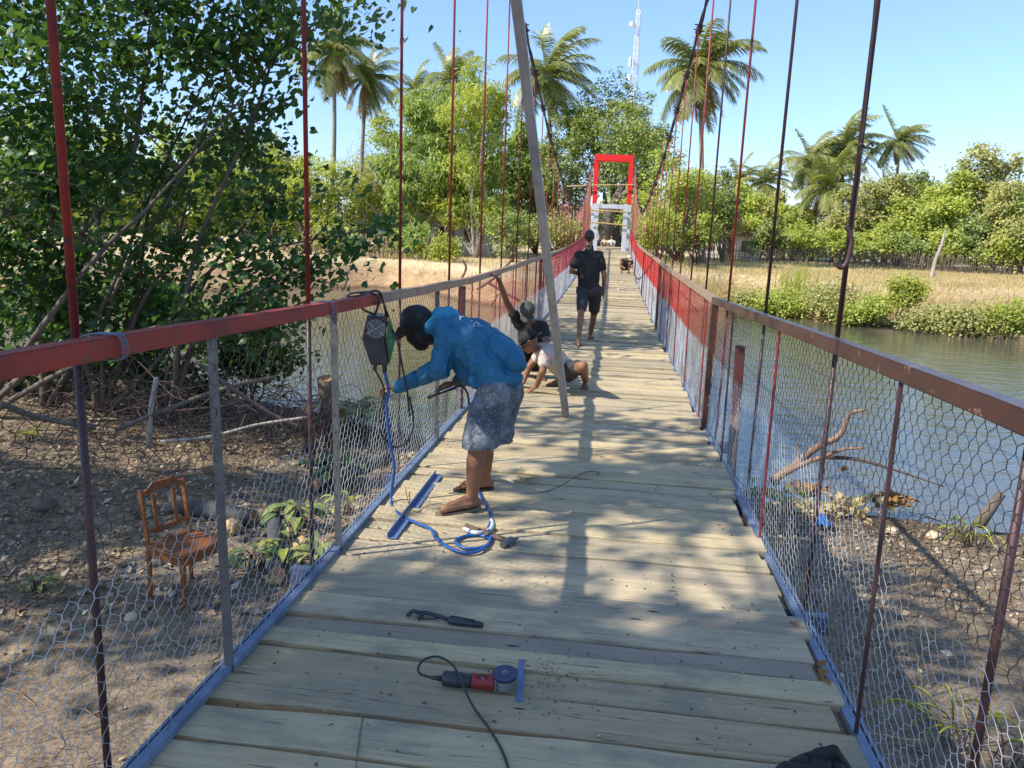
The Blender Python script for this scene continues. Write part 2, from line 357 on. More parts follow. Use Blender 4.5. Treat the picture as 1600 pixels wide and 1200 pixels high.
bridge = thing('suspension_bridge', (0, 22, ZD(22)), 'narrow suspension footbridge with plank deck and wire mesh sides crossing the river', 'bridge')
random.seed(11)
pl = MB(); y = Y0; first = True
while y < Y1 + 2.4:
    w = random.choice([0.15, 0.18, 0.20, 0.24, 0.12] if y < 5 else [0.10, 0.13, 0.15, 0.17, 0.19, 0.22]) * random.uniform(0.93, 1.05)
    gap = random.choice([0.007, 0.012, 0.018, 0.028]) if y < 7 else random.choice([0.012, 0.022, 0.034, 0.055])
    th = random.uniform(0.032, 0.045)
    xa = -HW - random.uniform(-0.0, 0.025); xb = HW + random.uniform(-0.03, 0.05) if y < 30 else HW + 0.02
    skew = random.uniform(-0.010, 0.010); tap = random.uniform(-0.014, 0.014)
    dz = random.choice([-.008, -.003, 0, .004, .010]) if y < 7 else random.uniform(-0.016, 0.016)
    tilt = random.uniform(-0.02, 0.02) if y < 7 else random.uniform(-0.13, 0.10); roll = random.uniform(-0.004, 0.004)
    pl.col = random.random(); n = 14; vs = []; fs = []; ph = random.uniform(0, 50); wa = random.choice([0.005, 0.010, 0.022])
    for i in range(n + 1):
        u = i / n; x = xa + (xb - xa) * u; ym = y + w / 2 + skew * (u - 0.5) * 2
        e1 = ym - w / 2 + wa * noise.noise((u * 5, ph, 0)) - tap * (u - .5); e2 = ym + w / 2 + wa * noise.noise((u * 5, ph, 9)) + tap * (u - .5)
        z = ZD(y + w / 2) + dz + roll * (u - .5) * 2 + 0.003 * noise.noise((u * 3, ph, 4))
        zt1, zt2 = z - tilt * w / 2, z + tilt * w / 2; q = 0.004
        vs += [(x, e1, zt1 - th), (x, e1, zt1 - q), (x, e1 + q, zt1), (x, e2 - q, zt2), (x, e2, zt2 - q), (x, e2, zt2 - th)]
    for i in range(n):
        for j in range(6):
            fs.append((i * 6 + j, i * 6 + (j + 1) % 6, (i + 1) * 6 + (j + 1) % 6, (i + 1) * 6 + j))
    fs += [tuple(range(6)), tuple(n * 6 + j for j in range(6))[::-1]]
    pl.add(vs, fs); y += w + gap
deck = pl.put('deck', m_plank, bridge, tint=True)
nl = MB(); random.seed(3)
for yy in np.arange(0.9, 13, 0.085):
    for x0 in (-.98, -.60, .60, .97):
        if random.random() < .55: nl.lathe((x0 + random.uniform(-.03, .03), yy + random.uniform(-.03, .03), ZD(yy) + .0015), [(.005, -.004), (.005, .0015), (.001, .002)], n=6)
tag(nl.put('nail_heads', m_grey, bridge), kind='stuff')
HY = [1.88 - 1.6 + 1.61 * i for i in range(28)]; HY = [h for h in HY if h < 45.2]
# cross beams poking out beyond the planks, long stringers under them
for h in HY:
    z = ZD(h) - 0.1
    bm_ = MB().box((0, h, z), (2 * HW + 0.42, 0.05, 0.09)).put('cross_beam', m_xbeam, bridge)
for s in (-1, 1):
    sb = MB(); yy = np.arange(Y0, Y1 + 0.1, 1.5)
    for a, c in zip(yy[:-1], yy[1:]):
        sb.bar((s * 0.62, a, ZD(a) - 0.2), (s * 0.62, c, ZD(c) - 0.2), 0.07, 0.1)
    sb.put('stringer', m_grey, bridge)
    eb = MB()                     # steel angle that pins the mesh to the deck edge
    for a, c in zip(yy[:-1], yy[1:]):
        j = 0.004 * math.sin(a * 7)
        eb.bar((s * (HW + 0.012) + j, a, ZD(a) + 0.012), (s * (HW + 0.012) - j, c, ZD(c) + 0.012), 0.034, 0.028)
        eb.bar((s * (HW + 0.048) + j, a, ZD(a) - 0.045), (s * (HW + 0.048) - j, c, ZD(c) - 0.045), 0.012, 0.13)
    if s > 0:                     # on the right the angle sits lower
        for i in range(len(eb.v)): eb.v[i] = (eb.v[i][0] + 0.03, eb.v[i][1], eb.v[i][2] - 0.035)
    eb.put('edge_angle', m_galv, bridge)
# handrails
def rail(x, ya, yb, mat, label):
    o = MB(); L = np.linspace(ya, yb, max(2, int((yb - ya) / 0.8) + 1))
    for a, c in zip(L[:-1], L[1:]):
        za, zc = ZD(a) + RH(a, x), ZD(c) + RH(c, x)
        v = []
        for (yy_, zz_) in ((a, za), (c, zc)):
            for dx, dz in ((-.028, -.058), (.028, -.058), (.028, 0), (-.028, 0)): v.append((x + dx, yy_, zz_ + dz))
        o.add(v, [(0, 1, 5, 4), (1, 2, 6, 5), (2, 3, 7, 6), (3, 0, 4, 7)])
        if a == L[0]: o.add(v[:4], [(0, 3, 2, 1)])
        if c == L[-1]: o.add(v[4:], [(0, 1, 2, 3)])
    bm = bmesh.new(); me = o.mesh(); bm.from_mesh(me); bmesh.ops.remove_doubles(bm, verts=bm.verts, dist=1e-4); bmesh.ops.recalc_face_normals(bm, faces=bm.faces)
    bmesh.ops.bevel(bm, geom=[e for e in bm.edges if e.is_manifold and e.calc_face_angle(0) > 0.6], offset=0.004, segments=2, affect='EDGES'); bm.to_mesh(me); bm.free()
    tag(link('handrail', me, mat, bridge), label)
LX, RX = -1.135, 1.125
rail(LX, Y0, 4.36, m_red, 'red painted near stretch of the left handrail')
rail(LX - 0.002, 4.364, 7.2, m_tan, 'bare dusty stretch of handrail behind the blue jacket')
rail(LX + 0.004, 7.21, 22, m_tan, 'bare far stretch of the left handrail')
rail(LX, 22.01, 45.6, m_red, 'reddish farthest stretch of the left handrail')
rail(RX, Y0, 7.0, m_brown, 'dark brown near stretch of the right handrail')
rail(RX + 0.003, 7.01, 30, m_tan, 'bare dusty stretch of the right handrail')
rail(RX, 30.01, 45.6, m_red, 'red farthest stretch of the right handrail')
# main cables: a twisted pair with clamps
for s in (-1, 1):
    o = MB(); yy = np.arange(-8, 46.01, 0.6); X = s * 1.2
    for k in (0, 1):
        o.tube([(X + 0.016 * math.cos(y * 3 + k * math.pi), y, cab(y) + 0.016 * math.sin(y * 3 + k * math.pi)) for y in yy], 0.017, 6)
    cb = o.put('main_cable', m_cable, bridge, smooth=True)
    for h in HY:
        z = cab(h)
        c = MB().tube([(X, h - 0.10, cab(h - .1)), (X, h - 0.05, cab(h - .05))], 0.044, 8)
        c.tube([(X, h + 0.03, cab(h + .03)), (X, h + 0.09, cab(h + .09))], 0.046, 8)
        c.box((X, h, z), (0.05, 0.03, 0.10)); c.tube([(X - .07, h - .07, z + .05), (X + .07, h - .07, z + .03)], 0.008, 6); c.tube([(X - .07, h + .06, z + .02), (X + .07, h + .06, z - .01)], 0.008, 6)
        c.put('cable_clamp', m_darkrod, cb)
# suspender rods from cable to cross beam
random.seed(4)
for s in (-1, 1):
    for i, h in enumerate(HY):
        r = 0.0115 if h < 4 else 0.010
        top = (s * 1.2, h, cab(h) - 0.04); bot = (s * 1.2 - (0.0 if s > 0 else 0.0), h + random.uniform(-.01, .01), ZD(h) - 0.08)
        if h > 26: mm = m_tanrod if random.random() < 0.6 else m_redrod
        elif s < 0: mm = m_redrod
        else: mm = m_darkrod if i in (1, 2, 3, 5) else (m_redrod)
        midp = [Vector(top).lerp(Vector(bot), u) for u in (0, .3, .7, 1)]
        rd_ = MB(); zz = ZD(h) + RH(h, s) - .02; zt_ = midp[0]; pr = Vector(top).lerp(Vector(bot), (top[2] - zz) / (top[2] - bot[2])); rd_.tube([midp[0], midp[0].lerp(pr, .5), pr], r, 8); rd_.mi = 1; rd_.tube([pr, pr.lerp(midp[3], .5), midp[3]], r * .97, 8); rd_.put('suspender_rod', [mm, m_darkrod if (h < 12 and not (s > 0 and i == 4)) else mm], bridge, smooth=True)  # lower length darker: shade below the rail put into the rod colour
        if h < 4 and s < 0:
            zt = ZD(h) + RH(h, s)
            w = MB(); 
            for k in range(3): w.tube(spline([(s * 1.215, h + .012 * k - .012, zt - .012), (s * 1.168, h + .012 * k, zt + .004), (s * 1.135, h + .02 + .012 * k, zt + .005), (s * 1.099, h + .03 + .01 * k, zt - .002), (s * 1.097, h + .035 + .01 * k, zt - .06), (s * 1.14, h + .03, zt - .068), (s * 1.2, h - .016, zt - .05)], 4), 0.002, 5)
            w.put('tie_wire', m_galv, bridge)
for s in (-1, 1):
    for h in np.arange(35.6, 45.6, .55):
        MB().tube([(s * 1.2, h, cab(h)), (s * 1.2, h, ZD(h) + .9)], .009, 5).put('thin_hanger', m_tanrod if random.random() < .7 else m_redrod, bridge)
# uprights between the rods
for s in (-1, 1):
    rx = LX if s < 0 else RX
    for i, h in enumerate(HY):
        yu = h + (0.56 if i == 1 else (0.12 if (i == 2 and s < 0) else 0.8)) + (0.0 if s < 0 else 0.06 if i == 1 else 0)
        if yu > 45: continue
        zt, zb = ZD(yu) + RH(yu, s) - 0.055, ZD(yu) - 0.03
        if s < 0 and yu < 6.2: MB().bar((rx + 0.03, yu, zb), (rx + 0.012, yu, zt), 0.034, 0.006, (0, 1, 0)).put('upright', m_grey, bridge)
        else: MB().tube([(rx + s * 0.01, yu, zb), (rx + s * 0.0, yu, zt)], 0.0075, 6).put('upright', m_redrod if (i % 2 == 0 and yu > 4) or yu > 9 else m_darkrod, bridge)
    for yu in (7.05, 15.1, 23.1, 31.2, 39.2):
        MB().box((rx + s * 0.012, yu, ZD(yu) + (RH(yu, s) - 0.06) / 2 - 0.05), (0.06, 0.06, RH(yu, s) + 0.02)).put('railing_post', m_brown if s > 0 else m_darkrod, bridge, bevel=0.004)

# hexagonal wire netting
mt, t, b = nodes('netting_paint_and_shade'); g_ = N(t, 'NewGeometry'); sp_ = N(t, 'SeparateXYZ'); t.links.new(g_.outputs['Position'], sp_.inputs[0])
ta = N(t, 'Attribute', attribute_name='tint')          # height above the deck
side = N(t, 'MapRange'); side.inputs[1].default_value = -0.1; side.inputs[2].default_value = 0.1; t.links.new(sp_.outputs[0], side.inputs[0])
fy = N(t, 'MapRange'); fy.inputs[1].default_value = 5.5; fy.inputs[2].default_value = 10.5; t.links.new(sp_.outputs[1], fy.inputs[0])
upL = mixc(t, fy.outputs[0], (0.07, 0.028, 0.028), (0.34, 0.05, 0.07)); upR = mixc(t, fy.outputs[0], (0.045, 0.030, 0.025), (0.55, 0.04, 0.035))  # far left red muted: the net's shaded face put into the colour
up = mixc(t, side.outputs[0], upL, upR)
lo = ramp(t, noi(t, coords(t), 3.0, 4, 0.6), [(0.32, (0.58, 0.60, 0.64)), (0.56, (0.38, 0.40, 0.43)), (0.68, (0.20, 0.155, 0.13))]).outputs[0]
hh = N(t, 'Math', operation='ADD'); t.links.new(ta.outputs['Fac'], hh.inputs[0]); nn = N(t, 'MapRange'); nn.inputs[3].default_value = -0.05; nn.inputs[4].default_value = 0.05
t.links.new(noi(t, coords(t), 4, 3), nn.inputs[0]); t.links.new(nn.outputs[0], hh.inputs[1])
k = ramp(t, hh.outputs[0], [(0.655, (0, 0, 0)), (0.70, (1, 1, 1))]).outputs[0]
t.links.new(mixc(t, k, lo, up), b.inputs['Base Color']); b.inputs['Roughness'].default_value = 0.45
m_net = mt
def netting(s, ya, yb, cw, rw, rad_, sides, x0, bulge, seed):
    """hexagons: columns cw wide, rows rw high; returns one mesh of thin wires"""
    rg = np.random.default_rng(seed); H = 1.0
    RHy = np.linspace(-2, 48, 120); RHv = np.array([RH(q, s) for q in RHy]) - 0.03
    nc = int((yb - ya) / cw); nr = int(1.25 / rw); rw = 1.0 / nr
    # nodes: for each row boundary j two sub-rows (lower and upper end of the twisted vertical)
    A = {}; segs = []
    ii, jj = np.meshgrid(np.arange(nc + 1), np.arange(nr + 1), indexing='ij')
    offs = (jj % 2) * 0.5
    yb_ = ya + (ii + offs) * cw + rg.normal(0, cw * 0.075, ii.shape) + 0.55 * cw * wob(ya + ii * cw, jj * rw * 2.2, 5.0, 4)
    zw = 0.35 * rw * wob(ya + ii * cw, jj * rw * 1.5, 3.5, 2); zl = jj * rw - rw * 0.22 + zw + rg.normal(0, rw * 0.05, ii.shape); zu = jj * rw + rw * 0.22 + zw + rg.normal(0, rw * 0.05, ii.shape)
    yu_ = yb_ + rg.normal(0, cw * 0.03, ii.shape)
    sag = 0.5 * np.sin(yb_ * 2.1 + jj * 0.12) * cw * 0.9
    def P(yv, zv, i_, j_):
        fr = np.clip(zv / H, 0, 1); b_ = bulge * np.sin(np.pi * fr) * (wob(yv, zv * 2, 1.6, 7) + 0.2) + 0.006 * wob(yv, zv, 11, 3)
        xx = s * (x0 + 0.012 * (1 - fr)) + s * b_
        z0 = np.interp(yv, np.linspace(-2, 48, 200), [ZD(q) for q in np.linspace(-2, 48, 200)])
        hs = np.interp(yv, RHy, RHv)
        return np.stack([xx, yv + sag, z0 + np.clip(zv, -0.02, H) * hs - 0.01], -1), np.clip(zv, 0, H) * hs
    PL, hL = P(yb_, zl, ii, jj); PU, hU = P(yu_, zu, ii, jj)
    S0 = [PL[:, :].reshape(-1, 3)]; S1 = [PU.reshape(-1, 3)]; H0 = [hL.ravel()]; H1 = [hU.ravel()]; RR = [np.full(PL.shape[0] * PL.shape[1], 1.45)]
    # diagonals from the top of row j node to the bottom of row j+1 nodes on both sides
    for j in range(nr):
        o = j % 2
        a = PU[:, j]; c = PL[:, j + 1]; ha = hU[:, j]; hc = hL[:, j + 1]
        if o == 0: pairs = [(a, c, ha, hc), (a[1:], c[:-1], ha[1:], hc[:-1])]
        else: pairs = [(a, c, ha, hc), (a[:-1], c[1:], ha[:-1], hc[1:])]
        for p_, q_, h1, h2 in pairs:
            S0.append(p_); S1.append(q_); H0.append(h1); H1.append(h2); RR.append(np.ones(len(p_)))
    S0, S1, H0, H1, RR = map(np.concatenate, (S0, S1, H0, H1, RR))
    T = S1 - S0; L = np.linalg.norm(T, axis=1, keepdims=True); ok = L[:, 0] > 1e-4
    S0, S1, T, L, H0, H1, RR = S0[ok], S1[ok], T[ok], L[ok], H0[ok], H1[ok], RR[ok]
    T = T / L; U = np.cross(T, np.array([[1.0, 0, 0]])); U /= np.maximum(np.linalg.norm(U, axis=1, keepdims=True), 1e-6); Wv = np.cross(T, U)
    vs = []
    for end, e in ((S0, -1), (S1, 1)):
        for q in range(sides):
            a = 2 * math.pi * q / sides; vs.append(end + T * e * rad_ * 0.5 + (U * math.cos(a) + Wv * math.sin(a)) * rad_ * RR[:, None])
    Vv = np.stack(vs, 1); n = len(S0); base = (np.arange(n) * 2 * sides)[:, None]
    fs = [base + np.array([[q, (q + 1) % sides, sides + (q + 1) % sides, sides + q]]) for q in range(sides)]
    me = np_mesh('net', Vv.reshape(-1, 3), np.concatenate(fs))
    at = me.attributes.new('tint', 'FLOAT', 'POINT'); hv = np.concatenate([np.repeat(H0[:, None], sides, 1), np.repeat(H1[:, None], sides, 1)], 1)
    at.data.foreach_set('value', hv.ravel().astype('f'))
    return me
for s in (-1, 1):
    x0 = 1.115 if s < 0 else 1.14
    for (ya, yb, cw, rw, rd) in ((0.4, 7.0, 0.066, 0.039, 0.0012), (7.0, 15.0, 0.066, 0.039, 0.0015), (15.0, 31.0, 0.084, 0.074, 0.0023), (31.0, 45.6, 0.11, 0.098, 0.0034)):
        link('wire_netting', netting(s, ya, yb, cw, rw, rd, 3, x0, 0.022, int(ya * 10) + s + 5), m_net, bridge)

# ------------------------------------------------------------------ far tower
m_tred = M('bright_red_paint', (0.80, 0.012, 0.010), (0.66, 0.012, 0.010), 3, 0.5)
tw = thing('bridge_tower', (0, 46, 0.45), 'red steel gateway tower on silver legs at the far end of the bridge', 'tower')
for yy in (45.9, 46.5):
    o = MB(); 
    for s in (-1, 1): o.box((s * 0.98, yy, 4.52), (0.25, 0.2, 2.72))
    o.box((0, yy, 5.71), (1.708, 0.2, 0.34))
    o.put('upper_frame', m_tred, tw, bevel=0.01)
    o = MB(); 
    for s in (-1, 1): o.box((s * (0.83 if yy < 46 else 1.02), yy, 1.2), (0.26, 0.2, 3.93))
    o.box((0, yy, 3.02), (1.39, 0.18, 0.24)); o.put('lower_frame', m_silver, tw, bevel=0.01)
for s in (-1, 1):
    for z in (1.5, 2.4, 5.68): MB().box((s * 0.95, 46.2, z), (0.12, 0.39, 0.12)).put('brace', m_tred if z > 3 else m_silver, tw)
m_bamboo = M('dry_bamboo', (0.50, 0.36, 0.17), (0.36, 0.24, 0.11), 9, 0.55)
for nm, a, c in (('upper bamboo pole tied level across the red part of the tower', (-2.6, 45.6, 4.05), (1.2, 45.6, 4.25)), ('middle bamboo pole tied across the silver legs', (-1.5, 45.62, 2.75), (1.0, 45.62, 2.72)), ('lowest bamboo pole tied across the silver legs', (-1.9, 45.64, 2.1), (1.0, 45.64, 1.98))):
    tag(MB().tube([a, Vector(a).lerp(Vector(c), .5) + Vector((0, 0, .03)), c], 0.04, 7).put('bamboo_pole', m_bamboo), nm, 'pole', 'bamboo poles tied across the tower')
# ------------------------------------------------------------------ vegetation
def scatter(C, S, shape, faces, rg, up=0.3, droop=0.0, thin=None):
    """leaves at C with sizes S; shape (k,3): x along the leaf, y across, z up"""
    n = len(C); nrm = rg.normal(size=(n, 3)); nrm /= np.linalg.norm(nrm, axis=1, keepdims=True); nrm[:, 2] = np.abs(nrm[:, 2]); nrm[:, 2] += up; nrm[:, 0] += SUN_H.x * .55 * (up > 0 or droop > 0); nrm[:, 1] += SUN_H.y * .55 * (up > 0 or droop > 0)
    nrm /= np.linalg.norm(nrm, axis=1, keepdims=True)
    a = rg.normal(size=(n, 3)); a[:, 2] -= droop; a -= nrm * (a * nrm).sum(1, keepdims=True); a /= np.linalg.norm(a, axis=1, keepdims=True)
    b = np.cross(nrm, a); sh = np.asarray(shape, float)
    V = C[:, None] + S[:, None, None] * (sh[None, :, 0:1] * a[:, None] + sh[None, :, 1:2] * b[:, None] + sh[None, :, 2:3] * nrm[:, None])
    k = len(sh); F_ = (np.arange(n) * k)[:, None, None] + np.asarray(faces)[None]
    return V.reshape(-1, 3), F_.reshape(-1, len(faces[0]))
HEART = ([(0, 0, 0), (-.12, .28, .05), (.12, .46, .09), (.5, .36, .05), (1.0, 0, -.10), (.5, -.36, .05), (.12, -.46, .09), (-.12, -.28, .05), (.45, 0, -.02)],
         [(0, 1, 2, 8), (8, 2, 3, 4), (0, 8, 6, 7), (8, 4, 5, 6)])
DIAM = ([(0, 0, 0), (.5, .32, .08), (1, 0, -.04), (.5, -.32, .08)], [(0, 3, 2, 1)])
THIN = ([(0, 0, 0), (.5, .13, .02), (1, 0, -.08), (.5, -.13, .02)], [(0, 3, 2, 1)])
BLADE = ([(0, -.05, 0), (0, .05, 0), (.55, .035, .0), (1, 0.02, .14)], [(0, 1, 2, 3)])
m_bark = M('grey_brown_bark', (0.17, 0.14, 0.11), (0.075, 0.058, 0.045), 5, 0.85, bmp=0.6, bscale=22, bdist=0.01, stretch=(1, 1, .35))
m_barkpale = M('pale_bark', (0.42, 0.38, 0.32), (0.26, 0.22, 0.18), 5, 0.85, bmp=0.4, stretch=(1, 1, .3))
m_palmbark = M('palm_bark', (0.34, 0.29, 0.23), (0.2, 0.17, 0.135), 3, 0.9, bmp=0.6, stretch=(.4, .4, 5))
L_near = leafmat('near_leaves', [(0.046, 0.108, 0.045), (0.066, 0.146, 0.055), (0.099, 0.190, 0.060), (0.060, 0.127, 0.050), (0.185, 0.278, 0.060)], 0.42, 0.42, spec=0.5)
L_bright = leafmat('bright_leaves', [(0.291, 0.361, 0.082), (0.401, 0.455, 0.099), (0.510, 0.535, 0.147), (0.328, 0.402, 0.082)], 0.4, 0.55)
L_feather = leafmat('feathery_leaves', [(0.235, 0.326, 0.100), (0.331, 0.414, 0.130), (0.414, 0.489, 0.160), (0.179, 0.263, 0.080)], 0.4, 0.55)
L_dark = leafmat('dark_leaves', [(0.131, 0.207, 0.060), (0.219, 0.287, 0.090), (0.394, 0.415, 0.135), (0.175, 0.239, 0.075)], 0.3, 0.5)
L_yellow = leafmat('yellow_green_leaves', [(0.352, 0.410, 0.066), (0.440, 0.454, 0.088), (0.264, 0.356, 0.066), (0.506, 0.432, 0.110)], 0.4, 0.55)
L_olive = leafmat('olive_leaves', [(0.304, 0.329, 0.104), (0.442, 0.405, 0.162), (0.276, 0.341, 0.104), (0.524, 0.430, 0.208)], 0.3, 0.6)
L_palm = leafmat('palm_leaflets', [(0.176, 0.221, 0.077), (0.264, 0.294, 0.099), (0.374, 0.357, 0.143), (0.198, 0.252, 0.077)], 0.35, 0.38, spec=0.6)
L_dry = leafmat('dry_fronds', [(0.360, 0.260, 0.130), (0.280, 0.190, 0.090), (0.440, 0.340, 0.190)], 0.2, 0.7)
L_pink = leafmat('pink_blossom', [(0.420, 0.140, 0.180), (0.500, 0.220, 0.260), (0.300, 0.120, 0.120), (0.120, 0.140, 0.060)], 0.3, 0.6)
L_straw = leafmat('straw', [(0.575, 0.444, 0.238), (0.690, 0.564, 0.336), (0.460, 0.336, 0.182), (0.529, 0.456, 0.238)], 0.3, 0.75)

def limbs(mb, base, targets, r0, rg, split=0.35, n=7):
    """stems from the base that part and run to each target, tapering"""
    base = Vector(base); ends = []
    for t_ in targets:
        t_ = Vector(t_); L = (t_ - base).length
        w = [Vector(rg.normal(size=3)) * L * 0.045 for _ in range(3)]
        mid1 = base.lerp(t_, 0.3) + w[0]; mid1.z += L * 0.05; mid2 = base.lerp(t_, 0.65) + w[1]; mid2.z += L * 0.04
        P = spline([base, mid1, mid2, t_], 5); k = len(P)
        mb.tube(P, [max(0.012, r0 * (1 - 0.82 * i / (k - 1))) for i in range(k)], n); ends.append(P)
    return ends
def tree(name, label, cat, group, base, blobs, nclump, nper, spread, size, leaf, bark, r0, seed, shape=DIAM, up=0.3, droop=0.0, shell=2.2, twigs=20, stems=None, roots=None):
    rg = np.random.default_rng(seed); root = thing(name, base, label, cat, group)
    B = [(Vector(c), (r if isinstance(r, tuple) else (r, r, r))) for c, r in blobs]
    vol = np.array([r[0] * r[1] * r[2] for _, r in B]) ** 0.6; vol /= vol.sum()
    ks = rg.choice(len(B), nclump, p=vol); CC = []
    for k in ks:
        d = rg.normal(size=3); d /= np.linalg.norm(d); q = rg.uniform() ** (1 / shell)
        c, r = B[k]; CC.append([c[i] + d[i] * r[i] * q for i in range(3)])
    CC = np.array(CC); sp = spread * rg.uniform(0.55, 1.35, (nclump, 1))
    Cn = np.repeat(CC, nper, 0) + rg.normal(size=(nclump * nper, 3)) * np.repeat(sp, nper, 0) * np.array([[1, 1, .7]])
    keep = rg.uniform(size=len(Cn)) < np.repeat(rg.uniform(0.45, 1.0, nclump), nper); Cn = Cn[keep]
    gz = terrain(Cn[:, 0], Cn[:, 1]); Cn = Cn[Cn[:, 2] > gz + 0.04]
    V, F_ = scatter(Cn, size * rg.uniform(0.5, 1.4, len(Cn)), shape[0], shape[1], rg, up, droop)
    link('crown', np_mesh('crown', V, F_), leaf, root)
    if bark:
        mb = MB(); P = []
        starts = roots or [base]
        tg = [b_[0] for b_ in B][:stems or 9]
        for i, tt in enumerate(tg): P += limbs(mb, starts[i % len(starts)], [tt], r0 * (1 if i < len(starts) else 0.62), rg)
        tw_ = mb
        for i in range(min(twigs, nclump)):
            c = Vector(CC[i]); best = None
            for path in P:
                for q in path[6:]:
                    dd = (q - c).length
                    if best is None or dd < best[0]: best = (dd, q)
            if best and best[0] > 0.15:
                a = best[1]; mdl = a.lerp(c, .5) + Vector(rg.normal(size=3)) * best[0] * 0.1
                tw_.tube(spline([a, mdl, c], 3), [r0 * .16, r0 * .14, r0 * .12, r0 * .1, r0 * .08, r0 * .06, r0 * .045][:7], 5)
        mb.put('trunk', bark, root, smooth=True)
    return root
def far_tree(px, D, yt, yb, hw, kind, label, seed, name='tree', group='trees on the far bank', dens=1.0, base_px=None):
    """crown between photo rows yt and yb, hw photo pixels to each side, D metres away"""
    rg = np.random.default_rng(seed); T_ = PX(px, yt, D); B_ = PX(px, yb, D); r = hw * D / F_PX
    g0 = PX(base_px or px, 400, D); base = (g0.x, g0.y, TZ(g0.x, g0.y) - 0.05); zc = (T_.z + B_.z) / 2; rz = max(0.5, (T_.z - B_.z) / 2)
    bl = [((T_.x, T_.y, zc), (r * .74, r * .7, rz * .8))]
    nb = 9; r *= 1.14
    for i in range(nb):
        a = 2 * math.pi * i / nb + rg.uniform(0, 1); f = rg.uniform(.4, .72); zz = zc + rz * rg.uniform(-.6, .62)
        bl.append(((T_.x + math.cos(a) * r * f, T_.y + math.sin(a) * r * f, zz), (r * rg.uniform(.26, .42), r * .35, rz * rg.uniform(.2, .36))))
    bl.append(((T_.x + r * rg.uniform(-.3, .3), T_.y, T_.z - rz * .28), (r * .3, r * .3, rz * .28)))
    K = {'bright': (L_bright, DIAM, .20, .3, 0, m_bark), 'feather': (L_feather, THIN, .42, .0, 1.2, m_barkpale), 'dark': (L_dark, DIAM, .20, .3, .2, m_bark), 'yellow': (L_yellow, DIAM, .20, .3, 0, m_barkpale),
         'olive': (L_olive, DIAM, .20, .3, 0, m_bark), 'pink': (L_pink, DIAM, .2, .3, 0, m_bark), 'featherb': (L_bright, THIN, .40, .0, 1.0, m_barkpale)}[kind]
    area = r * rz; ncl = int(max(28, min(230, 30 + area * 9)) * dens); nper = 95
    return tree(name, label, 'tree' if name != 'shrub' else 'shrub', group, base, bl, ncl, nper, 0.34 * min(1, r / 2.0 + .25), K[2] * (D / 60), K[0], K[5], max(.06, r * .055), seed, K[1], K[3], K[4], twigs=14)

